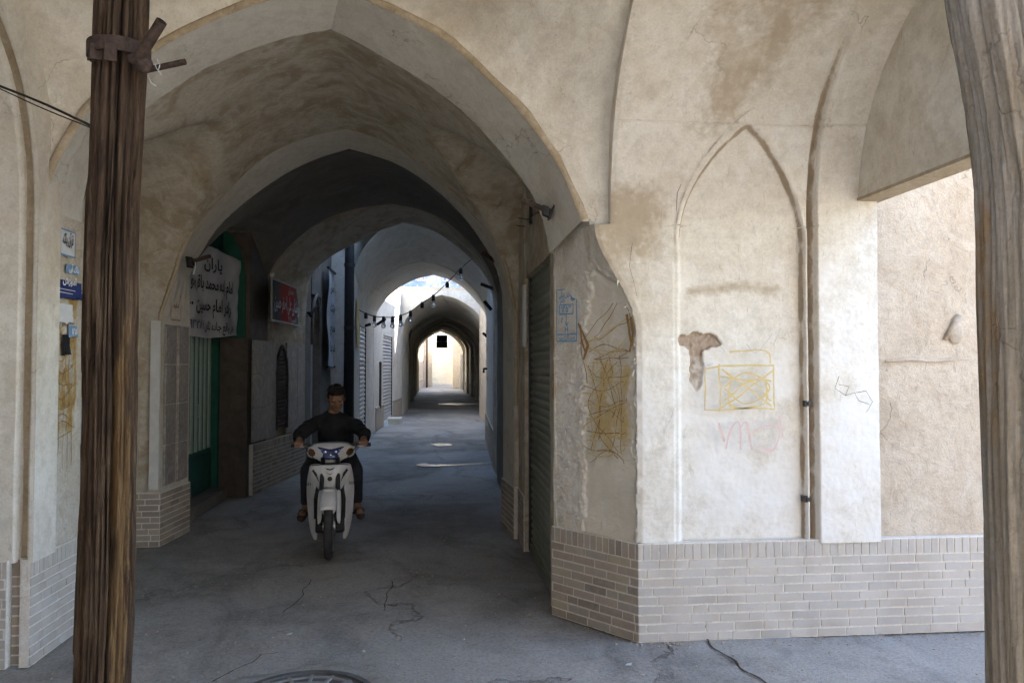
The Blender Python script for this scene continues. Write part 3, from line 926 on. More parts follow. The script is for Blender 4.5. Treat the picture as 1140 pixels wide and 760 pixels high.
grid(160, len(ZL) - 1, lw_pt).build('plaster_face', M['spandrel'], lw, smooth=True)
mb = MB(); n0 = [z for z in ZL][::5]
for z in n0: mb.v += [TL @ V((-2.14, 4.31 - cove(z), z)), TL @ V((-2.14, 4.55, z))]
mb.f = [(2 * i, 2 * i + 1, 2 * i + 3, 2 * i + 2) for i in range(len(n0) - 1)]; mb.build('wall_edge', M['spandrel'], lw)
mb = MB()
for z in n0: mb.v += [TL @ V((-2.228, 4.361 - cove(z), z)), TL @ V((-2.176, 4.361 - cove(z), z))]
mb.f = [(2 * i, 2 * i + 1, 2 * i + 3, 2 * i + 2) for i in range(len(n0) - 1)]; mb.build('groove', M['bead'], lw)
o = bricks('brick_plinth', (-3.7, 4.29), (-2.26, 4.29), lw, M['brick'], seed=12); o.location = -lw.location
o = bricks('brick_plinth', (-2.26, 4.345), (-2.15, 4.345), lw, M['brick_dirty'], seed=13, rows=9); o.location = -lw.location

# ------------------------------------------------------------------ arch nearest the camera
C1n = curve_px([(46, 250), (52, 215), (64, 180), (84, 146), (105, 115), (165, 62), (235, 24), (290, 3), (335, -7), (379, -12)],
               [(379, -12), (420, 6), (462, 26), (503, 51), (547, 92), (588, 137), (622, 185), (648, 246)], 4.42)
C1f = curve_px([(89, 272), (93, 222), (104, 180), (125, 148), (162, 121), (198, 97), (235, 74), (287, 53), (330, 40), (368, 33)],
               [(368, 33), (400, 48), (468, 89), (513, 123), (550, 161), (585, 205), (604, 245), (612, 282)], 4.90)


def y_sp(x, z, d):
    c = cove(z); k = sstep(.0, .75, d)
    return 4.42 - c * .93 * k


a1, c1n, c1f = arch('large pointed plaster arch nearest the camera, between the left wall and the peeled corner', 4.42, C1n, 4.90, C1f, -2.14 - .1, 1.0, 3.93, M['band'], M['spandrel'],
                    bead=.045, jl=(-2.17, -2.18), jr=(.90, .743), yfun=y_sp, seed=1, right_jamb=False)
# plaster face, brick foot and old paste on its left jamb
o = bricks('brick_plinth', (-2.15, 4.31), (-2.15, 4.90), a1, M['brick'], seed=21); o.location = -a1.location; o.rotation_euler = (0, 0, 0)


def jp(u, v):
    y = 4.43 + .46 * u; z = .56 + 1.9 * v
    return (-2.165 + .004 * noise.noise(V((y * 6, z * 6, 2))) - a1.location.x, y - a1.location.y, z)


def j_glue(u, v, p):
    y = p.y + a1.location.y; z = p.z
    return .8 * sstep(4.46, 4.50, y) * sstep(4.85, 4.80, y) * sstep(1.1, 1.25, z) * sstep(2.05, 1.98, z) * (.72 + .6 * noise.noise(V((y * 14, 1, z * 9))))


def j_rag(u, v, p):
    y = p.y + a1.location.y; z = p.z
    return .8 * sstep(4.5, 4.55, y) * sstep(4.82, 4.76, y) * sstep(1.6, 1.7, z) * sstep(2.02, 1.95, z) * (.3 + 1.3 * noise.noise(V((y * 11, 4, z * 14))))


jamb = grid(50, 160, jp, {'glue': j_glue, 'rag': j_rag}).build('jamb_plaster', M['poster_patch'], a1, smooth=True, label='left jamb stained with brown paste and poster scraps')
FJ = frame(V((-2.158, 4.43, 0)) - a1.location, (0, 1, 0), (0, 0, 1))
rnd = random.Random(5); L = []
for i in range(11):
    z = 1.15 + .07 * i; L.append(wob([(.06 + rnd.uniform(0, .05), z), (.2, z + rnd.uniform(-.05, .05)), (.36 - rnd.uniform(0, .06), z + rnd.uniform(-.04, .06))], 8, .02, i))
for i in range(5): L.append(wob([(.08 + .06 * i, 1.0), (.12 + .05 * i, 1.5), (.07 + .065 * i, 1.75)], 12, .03, i + 30))
strokes(L, .007, FJ, .003).build('scribble', M['brown_ink'], jamb)
# soffit strips at the spandrel's roof: the mass above the arch
mb = MB(); mb.box(-2.24, 1.0, 4.45, 4.88, 3.93, 5.2); mb.build('wall_above', M['spandrel'], a1).location = -a1.location

# unseen slabs with an opening, and solid blocks, added to control incoming light
rf = thing('flat_roof', 'unseen roof slabs and blocks added over the front bay and corner to shape the light', 'roof', (2, 4, 4))
mb = MB(); mb.box(-4.4, 2.64, 1.5, 4.45, 3.98, 4.2); mb.box(-4.4, -1.8, -1.6, 1.5, 3.98, 4.2); mb.box(-1.8, 2.64, -1.6, 0, 3.98, 4.2); mb.box(1.0, 6.4, 4.5, 9, 4.3, 5.2); mb.box(-6, -2.24, 4.5, 12, 4.3, 5.2); mb.box(1.25, 6.4, 4.8, 12, 0, 4.3); mb.box(1.28, 3.5, 12, 24, 0, 4.3)
mb.build('roof_slab', M['rough'], rf).location = -rf.location


# ------------------------------------------------------------------ shutters
def shutter(name, p0, p1, z0, z1, m, parent, label=None, pitch=.075, guides=True, depth=.012):
    """roller shutter of curved laths between two plan points (outside to the right of p0 -> p1)"""
    a, b = V((*p0, 0)), V((*p1, 0)); L = (b - a).length; u = (b - a) / L; n = V((u.y, -u.x, 0)); off = -parent.location
    prof = [(0, 0), (.12, .35), (.35, .9), (.6, 1), (.82, .6), (.94, .1), (1, 0)]
    mb = MB(); rows = int((z1 - z0) / pitch) + 1; zs = []
    for r in range(rows):
        for t, d in prof[:-1]:
            z = z0 + (r + t) * pitch
            if z <= z1: zs.append((z, d * depth))
    K = 6
    for z, d in zs:
        for k in range(K + 1):
            mb.v.append(off + a + u * L * k / K + n * (d + .004 * noise.noise(V((k, z * 3, L)))) + V((0, 0, z)))
    mb.f = [(j * (K + 1) + k, j * (K + 1) + k + 1, (j + 1) * (K + 1) + k + 1, (j + 1) * (K + 1) + k) for j in range(len(zs) - 1) for k in range(K)]
    o = mb.build(name, m, parent, label=label)
    g = MB()
    for s in (0.02, L - .02): g.obox(off + a + u * s + n * .012 + V((0, 0, (z0 + z1) / 2)), u * .02, n * .018, (0, 0, (z1 - z0) / 2))
    g.build('guide_rail', M['dark_metal'], o)
    b_ = MB(); b_.obox(off + a + u * L / 2 + n * .012 + V((0, 0, z0 + .03)), u * (L / 2 - .04), n * .012, (0, 0, .03)); b_.build('bottom_bar', m, o)
    return o


def wallrun(label, name, pieces, m, cat='wall', loc=None, wob_=.008):
    """plaster wall made of plan prisms ((plan), z0, z1), faces cut fine enough to look hand-made"""
    xs = [p[0] for pl, _, _ in pieces for p in pl]; ys = [p[1] for pl, _, _ in pieces for p in pl]
    root = thing(name, label, cat, loc or ((min(xs) + max(xs)) / 2, (min(ys) + max(ys)) / 2, 0))
    for pl, z0, z1 in pieces:
        mb = MB(); n = len(pl); H = max(2, int((z1 - z0) / .12))
        for i in range(n):
            a, b = V((*pl[i], 0)), V((*pl[(i + 1) % n], 0)); S = max(2, int((b - a).length / .12)); base = len(mb.v)
            for j in range(H + 1):
                for k in range(S + 1):
                    p = a.lerp(b, k / S); p.z = z0 + (z1 - z0) * j / H
                    q = noise.noise_vector(p * 2.1) * wob_ + noise.noise_vector(p * 7) * wob_ * .4
                    p = p + V((q.x, q.y, q.z if 0 < j < H or z0 > .3 else 0)); mb.v.append(p - root.location)
            mb.f += [(base + j * (S + 1) + k, base + j * (S + 1) + k + 1, base + (j + 1) * (S + 1) + k + 1, base + (j + 1) * (S + 1) + k) for j in range(H) for k in range(S)]
        mb.add([V((p[0], p[1], z)) - root.location for z in (z0, z1) for p in pl], [tuple(range(n))[::-1], tuple(range(n, 2 * n))])
        mb.build('plaster_body', m, root)
    return root


def plinth(parent, p0, p1, m=None, seed=1, rows=9, **k):
    o = bricks('brick_plinth', p0, p1, parent, m or M['brick'], seed=seed, rows=rows, **k); o.location = -parent.location; return o


def rect(x0, x1, y0, y1): return [(x0, y0), (x1, y0), (x1, y1), (x0, y1)]


# ------------------------------------------------------------------ first bay behind the near arch
w = wallrun('left shop wall with a grey shutter, just behind the dark timber post', 'shop_wall',
            [(rect(-3.2, -2.63, 4.88, 5.12), 0, 4.6), (rect(-3.2, -2.63, 6.86, 7.02), 0, 4.6), (rect(-3.2, -2.63, 5.12, 6.86), 2.46, 4.6)], M['band'])
shutter('roller_shutter', (-2.74, 5.12), (-2.74, 6.86), 0.02, 2.50, M['shutter_dark'], w, pitch=.065)
mb = MB(); mb.box(-.62, -.56, -.86, -.60, 2.49, 2.54); mb.build('door_sill', M['band'], w)
w = wallrun('shop wall on the right of the passage with a green-grey roller shutter', 'shop_wall',
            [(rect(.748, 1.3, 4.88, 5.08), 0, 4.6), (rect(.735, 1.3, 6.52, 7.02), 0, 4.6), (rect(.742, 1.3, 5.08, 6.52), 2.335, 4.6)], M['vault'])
shutter('roller_shutter', (.80, 6.52), (.80, 5.08), .02, 2.36, M['shutter'], w, pitch=.062, depth=.014)
mb = MB(); mb.box(.725, .75, 6.50, 6.62, 1.75, 2.28); mb.build('white_batten', M['white_board'], w).location = -w.location
plinth(w, (.728, 7.01), (.728, 6.53), M['brick_dirty'], 31, soldiers=False)
# second arch
C2n = curve_px([(198, 300), (202, 285), (212, 262), (240, 227), (287, 180), (335, 155), (383, 143)], [(383, 143), (420, 154), (450, 169), (478, 192), (513, 226), (540, 255), (556, 280), (564, 305)], 7.02)
C2f = curve_px([(211, 308), (225, 280), (250, 245), (300, 205), (345, 180), (389, 166)], [(389, 166), (425, 176), (450, 187), (481, 208), (513, 238), (538, 272), (553, 300), (559, 325)], 7.62)
a2, c2n, c2f = arch('second pointed arch of the passage, marble slabs on its left jamb', 7.02, C2n, 7.62, C2f, -2.9, 1.3, 4.6, M['band'], M['vault'], bead=.035, jl=(-2.44, -2.385), jr=(.70, .645), seed=2)
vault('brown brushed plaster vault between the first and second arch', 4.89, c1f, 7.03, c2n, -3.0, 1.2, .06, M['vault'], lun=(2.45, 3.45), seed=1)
plinth(a2, (-2.64, 7.0), (-2.43, 7.0), M['brick_dirty'], 33, soldiers=False)
plinth(a2, (-2.425, 7.0), (-2.37, 7.64), M['brick_dirty'], 34, soldiers=False)
plinth(a2, (.628, 7.62), (.690, 7.0), M['brick_dirty'], 35, soldiers=False)
for i in range(4):
    for j in range(2):
        y0 = 7.06 + j * .27; z0 = .52 + i * .36
        mb = MB(); t = (y0 + .13 - 7.02) / .6; x = -2.435 + .05 * t
        mb.obox(V((x, y0 + .135, z0 + .175)) - a2.location, (.011, .0005, 0), (.0, .131, 0), (0, 0, .176)); mb.build('marble_slab', M['marble'], a2, bevel=.002)
mb = MB(); mb.box(-2.52, -2.44, 6.985, 7.02, .5, 1.98); mb.build('white_batten', M['white_board'], a2).location = -a2.location

# ------------------------------------------------------------------ second bay with the green door
w = wallrun('wall of the second bay holding a green metal door under green paint', 'shop_wall',
            [(rect(-3.2, -2.62, 7.6, 7.95), 0, 4.6), (rect(-3.2, -2.62, 9.42, 9.62), 0, 4.6), (rect(-3.2, -2.62, 7.95, 9.42), 2.02, 4.6), ], M['green_wall'])
mb = MB(); mb.box(-3.1, -2.50, 7.95, 9.42, 0, .13); mb.build('door_sill', M['tunnel'], w).location = -w.location
mb = MB(); mb.box(-.03, 0, 7.95, 9.42, .13, 2.03); dr = mb.build('green_door', M['green'], w); dr.location = V((-2.70, 0, 0)) - w.location
for i in range(9):
    y = 8.0 + i * .16
    mb = MB(); mb.box(.0, .022, y, y + .062, .62, 1.98); o = mb.build('door_rib', M['pale_green'], dr, bevel=.003)
mb = MB(); mb.box(.0, .02, 7.97, 9.40, .16, .56); mb.build('kick_panel', M['green'], dr, bevel=.003)
mb = MB(); mb.tube([(.03, 8.74, 1.0), (.07, 8.74, 1.02), (.07, 8.74, 1.14), (.03, 8.74, 1.16)], .008, 8); mb.build('handle', M['pale_green'], dr, smooth=True)
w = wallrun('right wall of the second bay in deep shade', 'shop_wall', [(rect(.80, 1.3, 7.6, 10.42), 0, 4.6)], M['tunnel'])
# third arch: a deep block with stone facing on its left side
C3n = curve_px([(291, 372), (292, 350), (300, 303), (328, 268), (358, 246), (400, 232), (435, 227)], [(435, 227), (470, 234), (500, 249), (530, 278), (548, 308), (557, 345)], 10.42)
C3f = curve_px([(341, 335), (348, 305), (369, 285), (395, 271), (423, 257), (450, 248)], [(450, 248), (480, 256), (508, 274), (534, 299), (547, 325), (549, 352)], 11.75)
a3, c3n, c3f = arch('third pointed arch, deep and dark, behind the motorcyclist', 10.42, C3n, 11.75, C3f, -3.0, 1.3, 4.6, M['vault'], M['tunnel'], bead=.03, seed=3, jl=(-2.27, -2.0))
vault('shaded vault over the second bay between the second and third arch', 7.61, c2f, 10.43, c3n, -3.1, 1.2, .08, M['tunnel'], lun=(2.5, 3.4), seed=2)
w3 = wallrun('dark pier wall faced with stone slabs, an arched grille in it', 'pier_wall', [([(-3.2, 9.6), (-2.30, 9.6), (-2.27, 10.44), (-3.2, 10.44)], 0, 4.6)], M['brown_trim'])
sl = V((-2.28, 9.62, 0)); el = V((-2.0, 11.75, 0)); du = (el - sl).normalized(); dn = V((du.y, -du.x, 0))
FP = lambda s, z, o: sl + du * s + V((0, 0, z)) + dn * o
plinth(w3, tuple((FP(0, 0, .03)).xy), tuple((FP(2.12, 0, .03)).xy), M['brick_dirty'], 41, soldiers=True, rows=10)
Ls = (el - sl).length
for i in range(6):
    for j in range(3):
        s0_ = i * .345; z0 = .64 + j * .42
        if i in (2, 3) and j < 3:   # gap for the arched grille
            if i == 2: s1_ = s0_ + .15
            else: s0_ += .22; s1_ = s0_ + .345 - .22
        else: s1_ = s0_ + .34
        mb = MB(); mb.obox(FP((s0_ + s1_) / 2, z0 + .207, .012) - w3.location, du * (s1_ - s0_) / 2, dn * .012, (0, 0, .207)); mb.build('stone_slab', M['marble'], w3, bevel=.002)
pts = [(.84, .72), (.84, 1.48), (.88, 1.66), (.96, 1.76), (1.055, 1.84), (1.15, 1.76), (1.23, 1.66), (1.27, 1.48), (1.27, .72)]
mb = MB(); mb.tube([FP(s, z, .02) - w3.location for s, z in pts], .022, 8); gr = mb.build('arched_grille', M['dark_metal'], w3)
mb = MB()
for k in range(20):
    z = .76 + k * .052; hw = .21 if z < 1.48 else .21 * max(.05, (1.84 - z) / .36) ** .6
    mb.obox(FP(1.055, z, .016) - w3.location, du * hw, dn * .006, (0, 0, .018))
mb.build('louvre', M['rust'], gr)
mb = MB(); _p = [(-2.75, 1.92), (-2.35, 1.92), (-2.35, 2.6), (-2.37, 2.8), (-2.42, 3.0), (-2.50, 3.15), (-2.62, 3.28), (-2.75, 3.34)]; mb.add([(x, y, z) for y in (9.575, 9.61) for x, z in _p], [tuple(range(8)), tuple(range(8, 16))[::-1]] + [(i, (i + 1) % 8, 8 + (i + 1) % 8, 8 + i) for i in range(8)]); mb.build('green_panel', M['green_wall'], w3).location = -w3.location
mb = MB(); mb.box(-2.64, -2.30, 9.5, 9.62, 0, 1.9); mb.build('stone_trim', M['brown_trim'], w3).location = -w3.location

# ------------------------------------------------------------------ open gap in the roof behind the third arch
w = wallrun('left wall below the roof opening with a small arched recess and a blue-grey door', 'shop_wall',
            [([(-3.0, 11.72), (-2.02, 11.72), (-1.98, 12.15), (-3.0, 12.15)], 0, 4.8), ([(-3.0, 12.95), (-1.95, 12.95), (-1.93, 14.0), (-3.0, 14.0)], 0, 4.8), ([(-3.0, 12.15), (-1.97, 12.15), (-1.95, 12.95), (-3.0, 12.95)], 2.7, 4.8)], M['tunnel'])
mb = MB(); mb.box(-2.12, -2.08, 12.15, 12.95, 0, 2.1); d = mb.build('side_door', M['shutter_grey'], w); d.location = -w.location
mb = MB(); mb.box(-2.13, -2.11, 12.15, 12.95, 2.1, 2.75); mb.build('recess_back', M['brown_trim'], w).location = -w.location
pts = [(12.15, 1.9), (12.16, 2.3), (12.26, 2.52), (12.4, 2.63), (12.55, 2.72), (12.7, 2.63), (12.84, 2.52), (12.94, 2.3), (12.95, 1.9)]
mb = MB(); mb.tube([V((-1.965, y, z)) - w.location for y, z in pts], .03, 8); mb.build('recess_moulding', M['tunnel'], w, smooth=True)
plinth(w, (-1.93, 12.95), (-1.91, 14.0), M['brick_dirty'], 51)
w = wallrun('right wall of the passage below the roof opening, with an added sun-blocking mass on top', 'shop_wall', [([(.86, 11.72), (1.4, 11.72), (1.6, 16.42), (1.02, 16.42)], 0, 4.8), ([(.92, 11.5), (3.4, 11.5), (3.4, 18.2), (.99, 18.2)], 4.8, 7.6)], M['far'])  # upper block is unseen, added to keep sun off the roof gap
plinth(w, (1.0, 16.4), (.84, 11.76), M['brick_dirty'], 52)

# fourth arch and its vault
C4hi = curve_par(-1.52, 1.0, 3.2, -.30, 4.45)
C4n = curve_px([(404, 372), (404, 348), (413, 322), (429, 307), (449, 296), (470, 291)], [(470, 291), (495, 297), (518, 312), (534, 330), (543, 352), (545, 375)], 16.4)
C4f = curve_px([(418, 372), (419, 351), (428, 335), (442, 322), (462, 311), (483, 306)], [(483, 306), (508, 315), (528, 333), (541, 352), (543, 375)], 18.3)
a4, c4n, c4f = arch('fourth pointed arch, pale and lit from behind, string of bulbs before it', 16.4, C4n, 18.3, C4f, -2.4, 1.8, 4.6, M['far'], bead=.03, seed=4)
vault('pale bluish vault before the fourth arch, lit through the roof opening', 14.0, C4hi, 16.41, c4n, -2.0, 1.5, .03, M['far'], seed=4)
w = wallrun('left shop wall with two grey shutters, before the open court', 'shop_wall',
            [([(-2.4, 14.0), (-1.53, 14.0), (-1.53, 15.1), (-2.4, 15.1)], 0, 4.6), ([(-2.4, 15.1), (-1.53, 15.1), (-1.53, 16.42), (-2.4, 16.42)], 2.35, 4.6),
             ([(-2.4, 17.95), (-1.50, 17.95), (-1.42, 20.0), (-2.4, 20.0)], 0, 4.6), ([(-2.4, 20.0), (-1.42, 20.0), (-1.30, 21.9), (-2.4, 21.9)], 2.35, 4.6), ([(-2.4, 21.9), (-1.30, 21.9), (-1.15, 24.1), (-2.4, 24.1)], 0, 4.6)], M['far'])
shutter('roller_shutter', (-1.56, 15.1), (-1.56, 16.42), .1, 2.38, M['shutter_grey'], w, pitch=.09, depth=.02)
shutter('roller_shutter', (-1.46, 20.0), (-1.34, 21.9), .1, 2.38, M['shutter_grey'], w, pitch=.09, depth=.02)
plinth(w, (-1.46, 18.3), (-1.40, 20.0), M['brick_dirty'], 61); plinth(w, (-1.28, 21.9), (-1.13, 24.0), M['brick_dirty'], 62); plinth(w, (-1.51, 14.02), (-1.51, 15.1), M['brick_dirty'], 63)
mb = MB(); mb.box(-1.35, -1.0, 20.6, 21.4, 0, .14); mb.build('door_step', M['band'], w).location = -w.location
mb = MB(); mb.box(-1.46, -1.41, 19.1, 19.35, .5, 1.65); mb.build('wall_slot', M['brown_trim'], w).location = -w.location
w = wallrun('right wall of the roofless court, pale plaster', 'shop_wall', [([(1.16, 18.28), (1.9, 18.28), (2.1, 24.1), (1.50, 24.1)], 0, 5.5)], M['far'])
plinth(w, (1.48, 24.0), (1.14, 18.3), M['brick_dirty'], 64)

# fifth arch: the facade of the far tunnel, then the tunnel itself
C5n = curve_px([(447, 392), (448, 368), (455, 350), (472, 335), (492, 328)], [(492, 328), (512, 334), (531, 348), (542, 366), (545, 392)], 24.0)
C5f = curve_px([(455, 400), (456, 370), (469, 356), (485, 347), (501, 343)], [(501, 343), (518, 351), (531, 365), (538, 384), (540, 400)], 27.0)
a5, c5n, c5f = arch('fifth arch, cream facade of the far tunnel under the blue banner', 24.0, C5n, 27.0, C5f, -2.6, 3.0, 3.90, M['far'], M['far'], bead=0, seed=5)
prev = (27.0, c5f)
FARY = [(31.0, -1.12, 1.68, 3.42), (34.5, -1.10, 1.66, 3.48), (38.0, -1.10, 1.60, 3.42), (41.5, -1.12, 1.52, 3.48), (45.0, -1.13, 1.42, 3.50)]
LABS = ['first dark arch inside the far tunnel', 'second dark arch inside the far tunnel', 'third dark arch inside the far tunnel', 'fourth dark arch inside the far tunnel', 'last arch of the far tunnel, framing the sunlit lane beyond']
for i, (y, xl, xr, za) in enumerate(FARY):
    c = curve_par(xl, xr, 2.25, (xl + xr) / 2 - .02, za)
    d = .35
    a, cn, cf = arch(LABS[i], y, c, y + d, curve_par(xl, xr, 2.25, (xl + xr) / 2 - .02, za), xl - .8, xr + .8, 3.88, M['far'], M['band'], bead=.03, seed=10 + i, MR=3)
    y0, c0 = prev
    wide = [V((p.x + (.14 if p.x > .3 else -.14), p.y + .12)) for p in c]; wide0 = wide if i else c0
    vault('tunnel vault section %s' % ['over the bright mouth of the far tunnel', 'behind the first dark arch', 'behind the second dark arch', 'behind the third dark arch', 'before the last arch of the tunnel'][i], y0 - .01, wide0, y + .01, wide, xl - .8, xr + .8, .05, M['band'], seed=20 + i, nx=40, ny=10)
    ww = wallrun('tunnel side wall on the left, %s' % ['at its bright mouth', 'past the first dark arch', 'past the second dark arch', 'past the third dark arch', 'by the last arch'][i], 'tunnel_wall', [(rect(-2.2, xl - .13, y0, y), 0, 3.8)], M['band'])
    plinth(ww, (xl - .11, y0 + .02), (xl - .11, y - .02), M['brick_dirty'], 70 + i)
    ww = wallrun('tunnel side wall on the right, %s' % ['at its bright mouth', 'past the first dark arch', 'past the second dark arch', 'past the third dark arch', 'by the last arch'][i], 'tunnel_wall', [(rect(xr + .13, 2.6, y0, y), 0, 3.8)], M['band'])
    plinth(ww, (xr + .11, y - .02), (xr + .11, y0 + .02), M['brick_dirty'], 80 + i)
    prev = (y + d, wide)
fr_ = thing('flat_roof', 'flat earth roof over the far tunnel', 'roof', (.2, 35, 3.9)); mb = MB(); mb.box(-2.8, 2.8, -10.9, 10.2, 0, .12); mb.build('roof_slab', M['rough'], fr_)
fr_ = thing('flat_roof', 'flat earth roof over the middle arches', 'roof', (.2, 16, 4.6)); mb = MB(); mb.box(-2.8, 2.0, -1.98, 2.3, 0, .2); mb.build('roof_slab', M['rough'], fr_)
fr_ = thing('flat_roof', 'flat earth roof over the first three arches', 'roof', (-.8, 8, 4.6)); mb = MB(); mb.box(-2.6, 2.4, -3.5, 3.75, 0, .25); mb.build('roof_slab', M['rough'], fr_)

# ------------------------------------------------------------------ the sunlit lane beyond, and unseen walls added behind the viewer for the light
M['sunny'] = plaster('sunlit_cream_plaster', (.60, .53, .42), (.50, .42, .31), (.66, .60, .50), .5, .7)
w = wallrun('sunlit cream wall along the left of the lane beyond the tunnel', 'lane_wall', [([(-3, 45.4), (-1.25, 45.4), (-.95, 60), (-3, 60)], 0, 4.6)], M['sunny'])
plinth(w, (-1.2, 46), (-.92, 59.8), None, 91)
w = wallrun('cream wall stepping into the lane beyond the tunnel, on its left', 'lane_wall', [([(-1.2, 54), (-.45, 54), (-.45, 58), (-1.2, 58)], 0, 4.2)], M['sunny'])
w = wallrun('low cream wall across the end of the lane', 'lane_wall', [([(-1.5, 62), (2.6, 60.6), (2.6, 61), (-1.5, 62.4)], 0, 3.2)], M['sunny'])
w = wallrun('tall cream wall far beyond the end of the lane', 'lane_wall', [([(-5, 70), (6, 70), (6, 70.4), (-5, 70.4)], 0, 7.2)], M['sunny'])
w = wallrun('white wall with a grey door on the right of the lane beyond', 'lane_wall', [([(1.45, 45.4), (3.2, 45.4), (3.2, 60), (1.75, 60)], 0, 4.0)], M['sunny'])
mb = MB(); mb.box(1.36, 1.5, 48.2, 49.3, 0, 2.2); mb.build('door', M['shutter_grey'], w).location = -w.location
w = wallrun('narrow cream pier projecting on the right of the lane beyond', 'lane_wall', [([(.95, 51), (1.6, 51), (1.6, 51.5), (.95, 51.5)], 0, 3.6)], M['sunny'])
pl_ = thing('utility_post', 'thin brown post by the left wall of the sunlit lane', 'post', (-.78, 52, 0)); mb = MB(); mb.tube([(0, 0, 0), (0, 0, 4)], .07, 8); mb.build('shaft', M['rust'], pl_)
w = wallrun('unseen plaster wall added behind the viewer to bounce sunlight forward', 'lane_wall', [([(1.6, -5.2), (11, -5.2), (11, -4.6), (1.6, -4.6)], 0, 5)], M['rough'])  # added unseen wall, bounces sun onto the front walls
w = wallrun('unseen dark wall added behind and left of the viewer to hold back light', 'lane_wall', [([(-4.4, -1.9), (-4.0, -1.9), (-4.0, 4.4), (-4.4, 4.4)], 0, 4.2), ([(-4.4, -1.9), (3.6, -1.9), (3.6, -1.5), (-4.4, -1.5)], 0, 4.2), ([(1.2, -5), (1.6, -5), (1.6, -1.9), (1.2, -1.9)], 0, 4.2)], M['tunnel'])  # added unseen wall, kept dark so less light enters the passage
w = wallrun('unseen plaster wall closing the side lane far to the right, kept low for the sun', 'lane_wall', [([(11, -5), (11.4, -5), (11.4, 5), (11, 5)], 0, 1.8)], M['rough'])  # unseen wall, lowered so sun reaches the lane floor

# ------------------------------------------------------------------ timber posts
def post(label, base, top, r0, r1, m, crackf, fresh, seed, flare=None, rough_=.042, rings=420, seg=160):
    root = thing('timber_post', label, 'post', base)
    base = V(base); top = V(top); ax = (top - base)
    mb = MB(); fr = []
    for j in range(rings + 1):
        t = j / rings; c = ax * t; r = r0 + (r1 - r0) * t
        dx = V((noise.noise(V((t * 3, seed, 0))), noise.noise(V((t * 3, seed, 5))), 0)) * .012
        if flare: q = flare(t * ax.z); dx += V((q[0], q[1], 0)); r *= q[2]
        for i in range(seg):
            a = 2 * PI * i / seg; ca, sa = math.cos(a), math.sin(a); z = t * ax.z
            g = noise.fractal(V((ca * 5, sa * 5, z * .5 + seed)), 1, 2, 4) * .010 + noise.noise(V((ca * 17, sa * 17, z * 1.1))) * .0045 + noise.noise(V((ca * 1.5, sa * 1.5, z * 1.2 + seed))) * .010
            rd = max(0, 1 - abs(noise.noise(V((ca * 7, sa * 7, z * .7 + seed * 2)))) * 9); g -= rd * rough_; g += .003 * rough_ / .06 * noise.noise(V((ca * 40, sa * 40, z * 6)))
            d, f = crackf(a, z)
            mb.v.append(c + dx + V((ca, sa, 0)) * (r + g * r / .1 - d)); fr.append(fresh(a, z))
    mb.f = [(j * seg + i, j * seg + (i + 1) % seg, (j + 1) * seg + (i + 1) % seg, (j + 1) * seg + i) for j in range(rings) for i in range(seg)]
    mb.f += [tuple(rings * seg + i for i in range(seg))]
    mb.a['fresh'] = fr
    mb.build('trunk', m, root, smooth=True); return root


PY = 3.14
pb = at(113, 760, Y=PY); pt_ = at(134.5, 0, Y=PY); dd = (pt_ - pb) / (pt_.z - pb.z)
pbase = pb - dd * pb.z; ptop = pbase + dd * 4.0
CA = math.atan2(-(pbase.y), -(pbase.x))     # direction from the post to the viewer


def angd(a, b): return (a - b + PI) % (2 * PI) - PI


def crk(a, z):
    c = CA + .12 + .10 * math.sin(z * 1.7) + .05 * noise.noise(V((0, 0, z * 4))) - .12 * sstep(1.2, .2, z)
    q = angd(a, c); w = .05 + .03 * noise.noise(V((0, 4, z * 1.3)))
    d = .05 * math.exp(-(q / max(.02, w)) ** 2)
    c2 = CA - .5 + .12 * math.sin(z * 2.3 + 1); d += .012 * math.exp(-(angd(a, c2) / .04) ** 2) * max(0, math.sin(z * 2.1))
    c3 = CA + .62 + .1 * math.sin(z * 1.5); d += .014 * math.exp(-(angd(a, c3) / .035) ** 2)
    return d, 0


def fresh(a, z):
    q = angd(a, CA + .55)
    return max(0, (1.25 - abs(q) / .55)) * sstep(2.15, 1.3, z) * (.75 + .5 * noise.noise(V((a * 3, 0, z * 2)))) + .35 * max(0, noise.noise(V((a * 2, 5, z * 3)))) * sstep(2.2, 1.5, z)


lp = post('dark brown split timber post standing at the left, steel clamp near its top', pbase, ptop, .100, .094, M['wood'], crk, fresh, 3)
# steel clamp with two pipe stubs, part of the post
pc = at(136, 58, Y=PY) - lp.location
tocam = V((math.cos(CA), math.sin(CA), 0)); side = V((-tocam.y, tocam.x, 0))
if side.x < 0: side = -side
loc = lambda px, py, o=.11: at(px, py, Y=PY - o) - lp.location
mb = MB(); ring = []
for k in range(25):
    a = CA - 1.9 + 3.8 * k / 24
    ring.append(a)
cz = at(136, 60, Y=PY).z; cc = dd * cz + (pbase - lp.location) if False else dd * cz
for k, a in enumerate(ring):
    n_ = V((math.cos(a), math.sin(a), 0))
    for (h, o) in ((-.028, .104), (-.028, .112), (.028, .112), (.028, .104)): mb.v.append(cc + n_ * (o + .004) + V((0, 0, h - .06 * math.sin(a - CA) * 0)))
mb.f = [(4 * i + k, 4 * i + (k + 1) % 4, 4 * i + 4 + (k + 1) % 4, 4 * i + 4 + k) for i in range(24) for k in range(4)] + [(0, 1, 2, 3), (99, 98, 97, 96)]
cl = mb.build('steel_clamp', M['rust'], lp)
mb = MB(); mb.obox(loc(123, 58, .125), side * .022, tocam * .004, (0, 0, .034)); mb.build('clamp_plate', M['rust'], cl, bevel=.002)
mb = MB(); mb.tube([loc(126, 58, .135), loc(126, 58, .142)], .008, 6); mb.build('bolt', M['rust'], cl)


